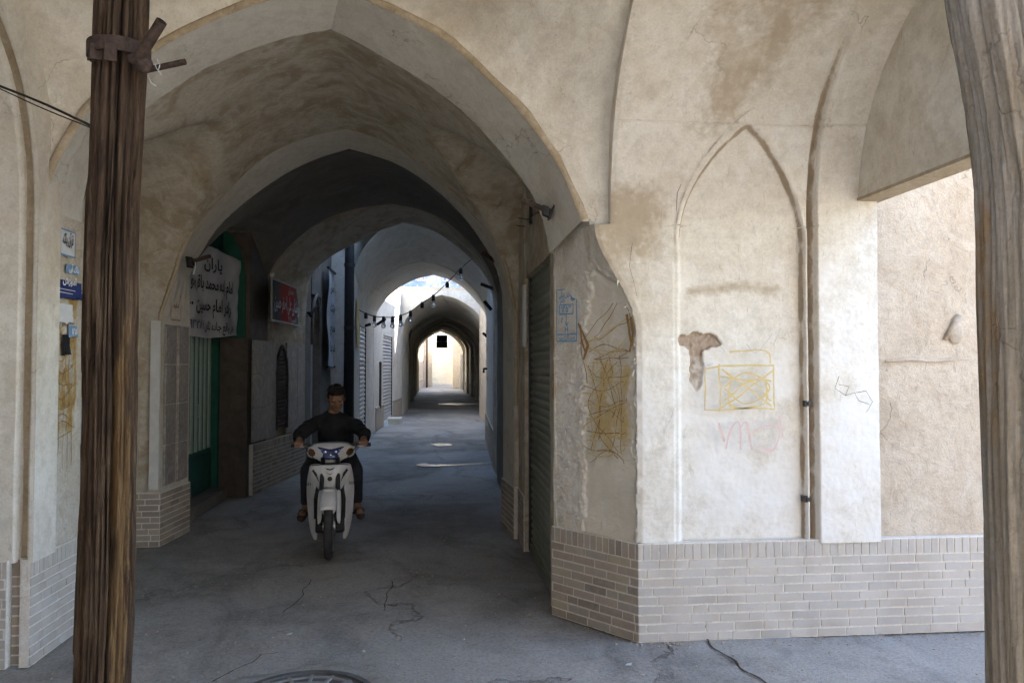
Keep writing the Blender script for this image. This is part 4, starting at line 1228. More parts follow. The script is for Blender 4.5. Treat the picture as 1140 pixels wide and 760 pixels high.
def pipe(p0, p1, r, parent, name, m, wall_=.004):
    mb = MB(); p0, p1 = V(p0), V(p1); t = (p1 - p0).normalized()
    mb.tube([p0, p1], r, 16, cap=False); k = len(mb.v); mb.tube([p0, p1], r - wall_, 16, cap=False)
    for i in range(16): mb.f.append((16 + i, 16 + (i + 1) % 16, k + 16 + (i + 1) % 16, k + 16 + i))
    return mb.build(name, m, parent, smooth=False)


pipe(loc(154, 66, .12), loc(180, 24, .20), .0205, lp, 'pipe_stub', M['rust'])
pipe(loc(160, 79, .09), loc(206, 69, .14), .0115, lp, 'pipe_stub', M['rust'])
mb = MB(); mb.obox(loc(110, 60, .08), side * .03, tocam * .02, (0, 0, .03)); mb.obox(loc(101, 60, .08), side * .012, tocam * .002, (0, 0, .028)); mb.build('angle_iron', M['rust'], lp)
mb = MB(); mb.ell(loc(160, 72, .11), (.035, .025, .035)); mb.ell(loc(150, 66, .115), (.03, .02, .022)); mb.build('weld_lump', M['rust'], lp, smooth=True)
mb = MB()
for (a, b, c) in (((175, 66), (178, 72), (176, 80)), ((172, 70), (174, 76), (180, 84)), ((165, 84), (168, 92), (174, 96))): mb.tube([loc(*a, .13), loc(*b, .14), loc(*c, .135)], .0014, 5)
mb.build('tied_string', M['white_board'], lp)
# right post
RY = 1.97


def flare(z):
    k = sstep(2.0, 2.72, z); k2 = max(0, z - 2.3)
    return (-.05 * k - .07 * k2 ** 1.5, 0, 1 + .25 * k2 ** 1.4)


def crk2(a, z):
    c = CB - .05 + .08 * math.sin(z * 1.1); d = .02 * math.exp(-(angd(a, c + .55) / .03) ** 2) + .012 * math.exp(-(angd(a, c + .1) / .02) ** 2) * max(0, math.sin(z * 3))
    d += .02 * math.exp(-(angd(a, c - .35) / .07) ** 2 - ((z - 2.09) / .07) ** 2)
    return d, 0


CB = math.atan2(-RY, -1.58)
re_ = at(1101, 600, Y=RY); rbx = re_.x + .17
rp = post('thick weathered grey timber post at the right edge, flaring towards its top', (rbx + .01, RY, 0), (rbx - .03, RY, 3.9), .145, .135, M['limed'], crk2,
          lambda a, z: .9 * sstep(.95, .60, abs(angd(a, CB - .9 - .5)) + .12) * sstep(1.2, 1.45, z) * sstep(2.15, 2.0, z) * (.6 + .5 * noise.noise(V((a * 3, 0, z * 3)))), 9, flare, rough_=.006)

# ------------------------------------------------------------------ cables
def cable(label, pts, r=.004, m=None, name='cable', cat='cable'):
    pts = [V(p) for p in pts]; P = [pts[0] * 2 - pts[1]] + pts + [pts[-1] * 2 - pts[-2]]; q = []
    for i in range(1, len(P) - 2):
        for k in range(10):
            t = k / 10; q.append(.5 * ((2 * P[i]) + (-P[i - 1] + P[i + 1]) * t + (2 * P[i - 1] - 5 * P[i] + 4 * P[i + 1] - P[i + 2]) * t * t + (-P[i - 1] + 3 * P[i] - 3 * P[i + 1] + P[i + 2]) * t ** 3))
    q.append(P[-2]); mb = MB(); o0 = pts[0]; mb.tube([p - o0 for p in q], r, 8)
    o = mb.build(name, m or M['cable'], smooth=True); o.location = o0; return tag(o, label, cat)


cable('thin black cable running from the left wall to behind the timber post', [at(-30, 84, Y=3.9), at(0, 96, Y=3.9), at(50, 116, Y=3.85), at(105, 142, Y=3.6), at(120, 150, Y=3.4)], .006)
cable('second thin cable just under the first, left of the timber post', [at(-30, 86, Y=3.9), at(0, 99, Y=3.92), at(48, 121, Y=3.86), at(105, 144, Y=3.62), at(120, 151, Y=3.42)], .003)
cable('short dark cable on the left shop wall with a drooping end', [at(157, 219, X=-2.60), at(170, 226, X=-2.60), at(178, 231, X=-2.60), at(181, 244, X=-2.60)], .007)
cable('loose wires on the right pier under the pipe bracket', [at(604, 236, X=.70), at(596, 238, X=.71), at(588, 244, X=.70), at(576, 243, X=.71), at(570, 250, X=.70), at(584, 252, X=.71)], .004)


def bracket(label, p, d, L, r=.018, lamp=False, plate=True, m='rust'):
    """pipe stub on a wall plate"""
    root = thing('lamp_bracket', label, 'bracket', p); d = V(d).normalized()
    pipe((0, 0, 0), d * L, r, root, 'pipe_stub', M[m])
    if plate:
        a = d.cross(V((0, 0, 1))).normalized(); mb = MB(); mb.obox(V((0, 0, 0)), a * .035, d * .006, a.cross(d) * .05); mb.build('wall_plate', M['dark_metal'], root)
        mb = MB(); mb.obox(d * .04 + V((0, 0, -.01)), a * .025, d * .02, (0, 0, .03)); mb.build('clip', M['dark_metal'], root)
    if lamp:
        mb = MB(); mb.tube([d * (L * .3), d * L * .3 + V((0, 0, -.05)), d * L * .2 + V((0, 0, -.12))], .006, 6); mb.build('hanging_wire', M['white_board'], root)
    return root


p = at(614, 236, Y=4.70); q = at(581, 223, Y=4.70)
bracket('rusty pipe bracket sticking out of the near arch, right of the passage', p, q - p, (q - p).length, .017)
mb = MB(); mb.box(-.012, .012, -.01, .02, -.09, .09); o = mb.build('conduit', M['dark_metal']); o.location = at(591, 236, X=.72); tag(o, 'short dark conduit on the right wall below the pipe bracket', 'conduit')
p = at(211, 292, Y=7.0); q = at(231, 286, Y=6.9)
bracket('pipe bracket with tangled rag on the left springing of the second arch', p, q - p, .24, .017, lamp=True)
p = at(560, 296, Y=7.5); q = at(538, 282, Y=7.6)
bracket('pipe bracket on the right springing of the second arch', p, q - p, .27, .018, lamp=True)
for k, (a, b, lab) in enumerate((((547, 274), (541, 267), 'upper small pipe stub on the right of the third arch'), ((551, 322), (535, 316), 'middle pipe stub, long and level, on the right of the third arch'), ((547, 345), (539, 335), 'lower slanting pipe stub on the right of the third arch'))):
    p = at(*a, Y=11.0); q = at(*b, Y=11.0); bracket(lab, p, q - p, (q - p).length, .025, plate=False, m='dark_metal')
for k, (a, b, lab) in enumerate((((544, 376), (538, 371), 'small pipe stub above the standpipe'), ((420, 361), (429, 355), 'small pipe stub left of the fourth arch'), ((405, 363), (412, 361), 'small pipe stub near the dark utility pole'))):
    p = at(*a, Y=16.2); q = at(*b, Y=16.1); bracket(lab, p, q - p, max(.15, (q - p).length), .03, plate=False, m='dark_metal')
p = at(345, 350, Y=11.9); q = at(353, 341, Y=12); bracket('dark pipe stub beside the arched recess on the left', p, q - p, .2, .025, m='dark_metal')

# standpipe on the right wall
root = thing('wall_pipe', 'black vertical pipe with joints on the right wall below the roof opening', 'pipe', (at(545, 420, Y=15.5).x, 15.5, 0))
mb = MB(); mb.tube([(0, 0, .1), (0, 0, 2.3)], .035, 12); mb.build('pipe', M['black'], root, smooth=True)
for z in (.6, 1.3, 1.9): mb = MB(); mb.tube([(0, 0, z - .05), (0, 0, z + .05)], .052, 12); mb.build('pipe_joint', M['black'], root)
mb = MB(); mb.tube([(0, 0, 1.5), (-.12, 0, 1.5), (-.12, 0, 1.42)], .025, 8); mb.build('valve_arm', M['black'], root)
# utility pole
up = thing('utility_pole', 'thick black utility pole rising through the roof opening', 'pole', (at(388, 480, Y=13.55).x, 13.55, 0))
mb = MB(); mb.tube([(0, 0, 0), (0, 0, 3), (0, 0, 6)], [.095, .085, .075], 16); mb.build('shaft', M['black'], up, smooth=True)
for z_ in (2.2, 3.3): mb = MB(); mb.tube([(0, 0, z_), (0, 0, z_ + .06)], .095, 16); mb.build('strap', M['dark_metal'], up)

# ------------------------------------------------------------------ string of bulbs
bp = [(400, 350, 13.6), (407.5, 354, 13.4), (417, 357, 13.3), (427, 358, 13.2), (437, 358, 13.1), (446, 356, 13.0), (457, 351.5, 12.8), (470, 342, 12.6), (482.5, 334, 12.5), (498, 319.5, 12.4), (513, 304, 12.3), (530, 289, 12.2), (547, 272, 12.1)]
P3 = [at(x, y - 5, Y=Y) for x, y, Y in bp]
cable('sagging black cord of the bulb string across the passage', P3, .008, name='light_string', cat='cord')
first = None
blab = ['leftmost bulb holder, empty, beside the utility pole', 'clear bulb second from the left on the sagging cord', 'clear bulb third from the left on the cord, before the court wall', 'clear bulb fourth from the left at the lowest sag of the cord',
        'clear bulb fifth from the left, hanging in front of a white patch', 'clear bulb hanging left of the far facade arch', 'empty black bulb holder on the shoulder of the far arch', 'clear bulb hanging over the crown of the far arch',
        'empty black bulb holder beneath the blue banner', 'large clear bulb high on the cord, over the fourth arch', 'topmost empty bulb holder near the right wall']
for i, (x, y, Y) in enumerate(bp[1:-1]):
    root = thing('light_bulb', blab[i], 'bulb', P3[i + 1], group='bulbs on the cord across the passage')
    mb = MB(); mb.tube([(0, 0, .015), (0, 0, -.01), (0, 0, -.085)], [.018, .028, .030], 12); mb.build('holder', M['cable'], root, smooth=False)
    if i not in (0, 6, 8, 10):
        mb = MB(); mb.tube([(0, 0, -.085), (0, 0, -.10), (0, 0, -.125), (0, 0, -.155), (0, 0, -.18), (0, 0, -.192)], [.018, .024, .036, .042, .030, .008], 16); mb.build('glass_bulb', M['glass'], root, smooth=True)
        mb = MB(); mb.tube([(0, 0, -.09), (0, 0, -.12)], .008, 8); mb.tube([(-.014, 0, -.12), (0, 0, -.135), (.014, 0, -.12)], .003, 6); mb.build('filament', M['white_board'], root)

# ------------------------------------------------------------------ signs, banners, posters
# cloth banner over the green door
by0, by1 = 7.95, 9.40; bx = -2.555
bn = thing('cloth_banner', 'creased white cloth banner with black handwriting over the green door', 'banner', (bx + .04, (by0 + by1) / 2 + .06, 2.4), -math.radians(9))
bw = by1 - by0; bh = .98
def bfold(x, y): return .035 * math.sin(x * 9 + 4 * y) * .5 + .03 * noise.noise(V((x * 3.5 + y * 2, y * 3, 1))) + .02 * abs(noise.noise(V((x * 6 - y * 4, y * 2, 6))))
FB = frame((0, 0, 0), (0, 1, 0), (0, 0, 1))
def bfn(u, v):
    x = (u - .5) * bw; y = (v - .5) * bh
    top = .10 * math.sin(PI * u) * v * 0 - .12 * v * (2 * u - 1) ** 2 * (1 if u < .5 else .5)
    return FB @ V((x * (1 - .05 * v), y + top - .03 * (1 - v) * math.sin(PI * u * 1.4), bfold(x, y)))
g = grid(60, 44, bfn); c = g.build('cloth', M['cloth_white'], bn, smooth=True); sm = c.modifiers.new('thickness', 'SOLIDIFY'); sm.thickness = .003
for t_, zz_, ww_, ss_ in (('یاران', .30, .42, .17), ('امام زاده محمد باقر و نو', .08, 1.12, .19), ('برادر امام حسین ۰۰', -.16, 1.05, .19), ('هنر واقع جاده تلفن ۰۹۱۳۲۸۶۱', -.385, 1.16, .13)):
    fr2 = FB @ Matrix.Translation((.0, zz_, 0))
    text(t_, ss_, fr2, M['black_ink'], c, off=.012, width=ww_, bold=.02, wave=lambda x, zz_=zz_: bfold(x, zz_) + .004)
# red notice board on the dark pier
sb = thing('sign_board', 'framed red and dark notice board with white handwriting on the dark pier', 'sign', FP(.35, 2.42, .0))
mbx = at(302, 333, Y=10.0); mby = at(341, 345, Y=12.0)
ex = (V((mby.x, mby.y, 0)) - V((mbx.x, mbx.y, 0))).normalized(); sL = (V((mby.x, mby.y, 0)) - V((mbx.x, mbx.y, 0))).length
sb.location = V((mbx.x, mbx.y, 2.43)); FS = frame((0, 0, 0), ex, (0, 0, 1)); sn = ex.cross(V((0, 0, 1))) * -1
FS = frame((0, 0, 0), ex, (0, 0, 1))
if FS.to_3x3().col[2].x < 0: FS = frame((0, 0, 0), -ex, (0, 0, 1)) @ Matrix.Translation((-sL, 0, 0))
m = mat('notice_print', .7, (.2, .05, .05), spec=.15); n = N(m)
sep = n.n('ShaderNodeSeparateXYZ'); n.l(n.vec(), sep.inputs[0])
q = n.n('ShaderNodeTexGradient', gradient_type='SPHERICAL'); mp = n.n('ShaderNodeMapping'); mp.inputs['Location'].default_value = (-.02, -.9, 0); mp.inputs['Scale'].default_value = (.8, 1.05, 1.15)
n.l(n.tc.outputs['Object'], mp.inputs['Vector']); n.l(mp.outputs['Vector'], q.inputs['Vector'])
n.color(n.mix(n.ramp(n.math('ADD', q.outputs['Fac'], n.math('MULTIPLY', n.noise(5, 4), .2)), [(.5, 0.), (.78, 1.)]), n.mix(n.noise(9, 5), (.02, .035, .035), (.15, .14, .14)), (.36, .022, .015)))
mb = MB(); mb.add([FS @ V((x, y, z)) for z in (-.02, .0) for (x, y) in ((0, -.27), (sL, -.27), (sL, .27), (0, .27))], [(0, 3, 2, 1), (4, 5, 6, 7), (0, 1, 5, 4), (1, 2, 6, 5), (2, 3, 7, 6), (3, 0, 4, 7)])
pn = mb.build('panel', m, sb)
mb = MB()
for a, b in (((0, -.27), (sL, -.27)), ((sL, -.27), (sL, .27)), ((sL, .27), (0, .27)), ((0, .27), (0, -.27))): mb.tube([FS @ V((*a, 0)), FS @ V((*b, 0))], .014, 6)
mb.build('sign_frame', M['shutter_grey'], sb)
text('هیئت روشنایی علی اصغر حسین', .26, FS @ Matrix.Translation((sL / 2, -.01, 0)), M['white_ink'], pn, off=.006, width=sL * .86, bold=.02)
text('تاسیس ۱۳۶۵', .09, FS @ Matrix.Translation((sL * .55, -.20, 0)), M['white_ink'], pn, off=.006, bold=.01)
text('محبان', .12, FS @ Matrix.Translation((sL * .5, .19, 0)), M['pale_green'], pn, off=.006, bold=.01)
mb = MB(); mb.ell(FS @ V((.03, .31, 0)), (.03, .03, .03)); mb.tube([FS @ V((.03, .27, 0)), FS @ V((.03, .31, 0))], .01, 6); mb.build('sign_hook', M['white_board'], sb)
# long narrow banner by the pole
nb = thing('cloth_banner', 'tall narrow white banner with dark handwriting beside the utility pole', 'banner', (-1.84, 13.4, 2.35))
g = grid(10, 40, lambda u, v: (.02 * math.sin(v * 9 + u * 3), -.42 + .84 * u, -.80 + 1.65 * v)); c = g.build('cloth', M['cloth_white'], nb, smooth=True)
for k in range(4): text(['یا حسین', 'هیئت', 'محرم', 'شهدا'][k], .22, FB @ Matrix.Translation((-.05, .55 - .34 * k, 0)), M['black_ink'], c, off=.03, width=.6)
for z_ in (.86, -.8): mb = MB(); mb.tube([(0, -.45, z_), (0, .45, z_)], .02, 8); mb.build('batten', M['black'], nb)
yb = thing('cloth_banner', 'narrow yellowish cloth strip right of the utility pole', 'banner', (-1.50, 14.6, 2.2)); g = grid(6, 20, lambda u, v: (.01 * math.sin(v * 8), -.35 + .5 * u, -.3 + .9 * v)); g.build('cloth', M['yellow_ink'], yb, smooth=True)
# faded blue banner above the far facade
fb = thing('cloth_banner', 'faded blue and white banner stretched above the cream facade of the far tunnel', 'banner', (.35, 26.2, 4.45))
m = mat('faded_blue_print', .8); n = N(m); n.color(n.mix(n.ramp(n.noise(1.6, 5, .6, .6), [(.40, 0.), (.62, 1.)]), n.mix(n.noise(5, 5), (.06, .12, .24), (.16, .23, .34)), (.42, .44, .46)))
g = grid(40, 12, lambda u, v: (-1.9 + 3.8 * u, .05 * math.sin(u * 14 + v * 2), -.42 + .9 * v - .06 * math.sin(PI * u))); c = g.build('cloth', m, fb, smooth=True)
FD = frame((0, -.07, 0), (1, 0, 0), (0, 0, 1))
text('السلام علیک یا اباعبدالله', .30, FD @ Matrix.Translation((-.2, .06, 0)), M['pink_ink'], c, off=.03, width=1.9)
text('عزاداران حسینی', .22, FD @ Matrix.Translation((-.6, -.22, 0)), M['white_ink'], c, off=.03, width=1.3)
for s in (-1, 1): mb = MB(); mb.tube([(1.95 * s, 0, -.5), (1.95 * s, 0, .5)], .03, 8); mb.build('banner_pole', M['dark_metal'], fb)
mb = MB(); mb.tube([(-1.95, 0, -.44), (1.95, 0, -.44)], .012, 6); mb.build('lower_cord', M['cable'], fb)
# hanging dark sign in the far tunnel
p = at(492, 380, Y=41); hs = thing('hanging_sign', 'small dark two-tier sign hanging at the end of the far tunnel', 'sign', p)
mb = MB(); mb.box(-.29, .29, -.03, .03, .03, .33); mb.box(-.29, .29, -.03, .03, -.34, -.03); mb.build('board', M['black'], hs)
mb = MB(); mb.box(-.29, .29, -.025, .025, -.03, .03); mb.build('pale_strip', M['shutter_grey'], hs)
for s in (-1, 1): mb = MB(); mb.tube([(.2 * s, 0, .33), (.2 * s, 0, .60)], .01, 6); mb.build('hanger', M['cable'], hs)


# papers on the left jamb (faces +x)
def paper(name, label, px0, py0, px1, py1, m, fill=None, X=-2.152, ragged=False, lift=.002):
    a = at(px0, py0, X=X); b = at(px1, py1, X=X); w_ = abs(b.y - a.y); h_ = abs(a.z - b.z)
    root = thing(name, label, 'poster', (X, (a.y + b.y) / 2, (a.z + b.z) / 2))
    def f(u, v):
        x = (u - .5) * w_; y = (v - .5) * h_
        if ragged:
            if v == 0: y += h_ * (.18 * noise.noise(V((u * 7, 3, 1))) + .12 * u)
            if u in (0, 1): x += .01 * noise.noise(V((u * 3, v * 9, 2)))
        return FB @ V((x, y, lift + .004 * abs(noise.noise(V((u * 3, v * 3, w_)))) + (.012 * (1 - v) ** 3 * u if ragged else 0)))
    c = grid(14, 14, f).build('sheet', m, root, smooth=True)
    return root, c, w_, h_


r_, c, w_, h_ = paper('poster', 'white framed notice with blue border at the top of the left jamb', 66, 254, 82, 287, M['paper'])
mb = strokes([[(-w_ / 2, -h_ / 2), (w_ / 2, -h_ / 2), (w_ / 2, h_ / 2), (-w_ / 2, h_ / 2), (-w_ / 2, -h_ / 2)]], .014, FB, .009); mb.build('blue_border', M['blue_ink'], c)
text('قرآن پاک', .08, FB @ Matrix.Translation((0, .02, 0)), M['black_ink'], c, off=.010, width=w_ * .7)
r_, c, w_, h_ = paper('small_plate', 'small light blue plate under the framed notice', 73, 293, 88, 307, M['light_blue_paper'])
text('پلاک آبی', .05, FB, M['white_ink'], c, off=.010, width=w_ * .75)
r_, c, w_, h_ = paper('poster', 'torn dark blue poster on the left jamb', 59, 309, 90, 336, M['blue_paper'], ragged=True)
text('آموزش', .05, FB @ Matrix.Translation((0, .05, 0)), M['white_ink'], c, off=.014, width=w_ * .5)
strokes([[(-w_ * .4, .0), (w_ * .2, .0)], [(-w_ * .4, -.02), (w_ * .1, -.02)]], .004, FB, .014).build('printed_line', M['white_ink'], c)
r_, c, w_, h_ = paper('poster', 'blue paper scrap low on the stained left jamb', 76, 362, 85, 376, M['light_blue_paper'], ragged=True)
text('۱۲۵', .05, FB, M['white_ink'], c, off=.012, width=w_ * .6)
r_, c, w_, h_ = paper('poster', 'whitish torn paper remains on the stained left jamb', 58, 336, 80, 362, M['paper'], ragged=True)
r_, c, w_, h_ = paper('poster', 'dark smudged sticker on the stained left jamb', 69, 372, 77, 396, M['black'], ragged=True)
# maroon stencil on the second arch's left jamb
a = at(194, 348, Y=7.2); FM = frame(V((-2.415, 7.14, 2.0)) - a2.location, (.04, .6, 0), (0, 0, 1))
o = strokes([wob(x, 5, .002, 3) for x in ([(0, 0), (.22, 0), (.22, .30), (0, .30), (0, 0)], [(0, .22), (.22, .22)])], .008, FM, .012).build('notice_stencil', M['maroon_ink'], a2)
text('آگهی ممنوع', .05, FM @ Matrix.Translation((.11, .255, 0)), M['maroon_ink'], o, off=.014, width=.18)
text('تخلیه', .05, FM @ Matrix.Translation((.11, .13, 0)), M['maroon_ink'], o, off=.014, width=.12)

# ------------------------------------------------------------------ manhole and wet patches
mc = at(345, 760, Z=0); mc = V((mc.x, mc.y - .22, .003))
mh = thing('manhole_cover', 'round cast iron manhole cover at the bottom edge of the photo', 'manhole', mc)
mb = MB(); R_ = .31
def ringm(mb, r0, r1, z0, z1, n=48):
    vs = []
    for i in range(n):
        a = 2 * PI * i / n; c_, s_ = math.cos(a), math.sin(a)
        vs += [(r0 * c_, r0 * s_, z0), (r0 * c_, r0 * s_, z1), (r1 * c_, r1 * s_, z1), (r1 * c_, r1 * s_, z0)]
    mb.add(vs, [(4 * i + k, 4 * ((i + 1) % n) + k, 4 * ((i + 1) % n) + (k + 1) % 4, 4 * i + (k + 1) % 4) for i in range(n) for k in range(3)])
ringm(mb, .315, .345, -.02, .014); mb.build('cover_rim', M['iron'], mh)
mb = MB(); mb.tube([(0, 0, -.02), (0, 0, .004)], .31, 48); mb.build('cover_plate', M['iron'], mh)
mb = MB()
for r in (.06, .13, .20, .27): ringm(mb, r - .008, r + .008, .0, .012)
for k in range(16):
    a = PI / 8 * k; d = V((math.cos(a), math.sin(a), 0)); mb.obox(d * .19 + V((0, 0, .007)), d * .10, V((-d.y, d.x, 0)) * .008, (0, 0, .006))
mb.build('raised_ribs', M['shutter_dark'], mh)
g = grid(70, 8, lambda u, v: (lambda a, r: (mc.x + r * math.cos(a), mc.y + r * math.sin(a), .010 * math.sin(PI * v) + .006 * noise.noise(V((a * 9, r * 22, 0)))))(2 * PI * u, (.345 + (.12 + .09 * noise.noise(V((math.cos(2 * PI * u) * 1.6, math.sin(2 * PI * u) * 1.6, 3)))) * v)))
m = plaster('cement_collar', (.30, .285, .26), (.24, .22, .19), (.36, .34, .31), .5, 8, rough_bump=.9)
tag(g.build('cement_collar', m, smooth=True), kind='structure')


def puddle(lab, pts):
    c = sum((V((*p, 0)) for p in pts), V()) / len(pts)
    n_ = len(pts); P = []
    for i in range(n_ * 8):
        i0 = i // 8; t = (i % 8) / 8; a, b, c_, d = [V((*pts[(i0 + k) % n_], 0)) for k in (-1, 0, 1, 2)]
        q = .5 * (2 * b + (c_ - a) * t + (2 * a - 5 * b + 4 * c_ - d) * t * t + (-a + 3 * b - 3 * c_ + d) * t ** 3)
        P.append(q + V((noise.noise(q * 5) * .05, noise.noise(q * 5 + V((3, 3, 3))) * .10, .004)))
    mb = MB(); mb.add(P, [tuple(range(len(P)))]); o = mb.build('puddle', M['water']); tag(o, kind='structure'); return o


Gp = lambda x, y: tuple(at(x, y, Z=0).xy)
puddle('', [Gp(463, 517.5), (Gp(474, 515.4)), Gp(486, 517.0), Gp(512, 516.4), Gp(540, 515.2), Gp(551, 516.3), Gp(515, 517.6), Gp(492, 519), Gp(474, 519.0)])
puddle('', [Gp(480, 494.6), Gp(492, 493.2), Gp(503, 494.2), Gp(500, 496.4), Gp(486, 496.6)])
puddle('', [Gp(488, 449.6), Gp(505, 448.8), Gp(528, 449.0), Gp(530, 450.4), Gp(508, 450.6)])
def paving_crack(pts, w):
    L = [wob([tuple(at(x, y, Z=0).xy) for x, y in ln], 12, .03, i) for i, ln in enumerate(pts)]
    o = strokes(L, w, Matrix.Identity(4), .001).build('paving_crack', M['crack']); 
    for v in o.data.vertices:
        x, y = v.co.x, v.co.y; q = y - (4.15 - .32 * (x - 1.2) - .28 * abs(math.sin(x * 2.1)) + .08 * noise.noise(V((x * 4, 0, 7))))
        v.co.z += .010 * noise.noise(V((x * 1.1, y * 1.1, 0))) + .005 * noise.noise(V((x * 4, y * 4, 4))) - .012 + (.014 * sstep(-.02, .03, q) if 1.0 < x < 2.6 else 0) + .006
    tag(o, kind='structure')


paving_crack([[(778, 706), (795, 722), (822, 738), (838, 750), (856, 762)]], .016)
paving_crack([[(236, 758), (262, 745), (282, 736), (290, 727), (310, 724)], [(318, 680), (335, 662), (346, 645)], [(430, 678), (429, 660), (436, 645)]], .007)
# small litter and grit on the paving
rnd = random.Random(11)
mb = MB()
for i in range(420):
    x = rnd.uniform(-2.2, 3.6); y = rnd.uniform(2.6, 7.5); 
    if x > .7 and y > 4.25: continue
    s = rnd.uniform(.003, .009); k = len(mb.v); mb.ell((x, y, .002), (s, s * rnd.uniform(.6, 1.3), s * .6), None, 6, 4)
for i in range(500):
    x = rnd.uniform(.75, 3.6) if i % 2 else rnd.uniform(-2.3, .6); y = (4.335 - abs(rnd.gauss(0, .07))) if i % 2 else rnd.uniform(3, 7); s_ = rnd.uniform(.002, .007)
    if i % 2 and x < 1.15: y = 4.9 - (x - .743) * 1.29 - .02 - abs(rnd.gauss(0, .06))
    mb.ell((x, y, .002), (s_, s_ * rnd.uniform(.6, 1.3), s_ * .6), None, 6, 4)
for i in range(22):
    x = rnd.gauss(1.35, .16); y = 4.33 - abs(rnd.gauss(0, .05)); s = rnd.uniform(.004, .011); mb.ell((x, y, .004), (s, s * rnd.uniform(.6, 1.3), s * .55), None, 6, 4)
tag(mb.build('grit', M['mud_pile']), kind='stuff', label='loose grit and crumbs of plaster on the paving')
for i, (px, py, lab) in enumerate(((438, 547, 'small pale litter scrap on the dark paving right of the motorcycle'), (282, 568, 'tiny pale litter scrap left of the motorcycle'), (322, 707, 'white litter fleck near the manhole cover'), (700, 741, 'white litter fleck before the brick plinth'))):
    p = at(px, py, Z=0); mb = MB(); mb.add([(-.02, 0, .0), (.01, -.012, .003), (.02, .01, .008), (-.005, .016, .002)], [(0, 1, 2, 3)]); o = mb.build('litter', M['paper']); o.location = p + V((0, 0, .006)); tag(o, lab, 'litter')

# ------------------------------------------------------------------ motorcycle, seen from the front
M['bike_white'] = mottled('white_bike_plastic', (.46, .46, .455), (.60, .61, .62), 7, .3, 0, .03, .5)
M['bike_black'] = mottled('black_bike_plastic', (.015, .015, .016), (.03, .03, .032), 12, .5)
M['rubber'] = mottled('tyre_rubber', (.022, .022, .023), (.045, .043, .042), 25, .75)
M['chrome'] = mat('scratched_metal', .3, (.5, .5, .52), 1.)
M['lens'] = mat('blue_headlight_lens', .08, (.03, .05, .16), 0, .8)
M['reflector'] = mat('lamp_reflector', .15, (.55, .6, .75), .9)
M['amber'] = mat('amber_lens', .15, (.10, .04, .012), 0, .6)
M['skin'] = mottled('tanned_skin', (.20, .105, .062), (.26, .145, .09), 20, .55, 0, .05)
M['shirt'] = mottled('black_shirt_cloth', (.010, .011, .014), (.018, .019, .022), 8, .9)
M['trousers'] = mottled('dark_trouser_cloth', (.016, .018, .024), (.028, .03, .038), 8, .9)
M['hair'] = mottled('black_hair', (.006, .005, .005), (.014, .012, .011), 60, .6, 0, .8)
M['leather'] = mottled('brown_sandal_leather', (.035, .02, .014), (.06, .035, .022), 20, .6)
M['seat'] = mottled('black_seat_vinyl', (.012, .012, .012), (.02, .02, .02), 30, .55)
BP = at(366, 622, Z=0)
bike = thing('motorcycle', 'white underbone motorcycle with blue headlight, ridden towards the viewer down the dark passage', 'motorcycle', (BP.x, BP.y, 0), math.radians(6))


def pillow(name, outline, yf, bulge, thick, m, parent, smooth=True, rings=(1, .93, .78, .55, .28, 0), sub=3):
    o = []
    n = len(outline)
    for i in range(n):
        a, b, c, d = [V((*outline[(i + k) % n], 0)) for k in (-1, 0, 1, 2)]
        for k in range(sub):
            t = k / sub; q = .5 * (2 * b + (c - a) * t + (2 * a - 5 * b + 4 * c - d) * t * t + (-a + 3 * b - 3 * c + d) * t ** 3); o.append(q)
    n = len(o); cx = sum(p.x for p in o) / n; cz = sum(p.y for p in o) / n
    mb = MB()
    for s in rings[:-1]:
        for p in o:
            x = cx + (p.x - cx) * s; z = cz + (p.y - cz) * s; mb.v.append(V((x, yf(x, z) - bulge * (1 - s ** 2.4), z)))
    mb.v.append(V((cx, yf(cx, cz) - bulge, cz))); R = len(rings) - 1
    mb.f = [(r * n + i, r * n + (i + 1) % n, (r + 1) * n + (i + 1) % n, (r + 1) * n + i) for r in range(R - 1) for i in range(n)]
    mb.f += [((R - 1) * n + i, (R - 1) * n + (i + 1) % n, R * n) for i in range(n)]
    k = len(mb.v); mb.v += [V((p.x, yf(p.x, p.y) + thick, p.y)) for p in o]; mb.v.append(V((cx, yf(cx, cz) + thick, cz)))
    mb.f += [(i, k + i, k + (i + 1) % n, (i + 1) % n) for i in range(n)] + [(k + i, k + n, k + (i + 1) % n) for i in range(n)]
    return mb.build(name, m, parent, smooth=smooth, weld=True)


def sym(pts): return pts + [(-x, z) for x, z in pts[::-1] if abs(x) > 1e-6]


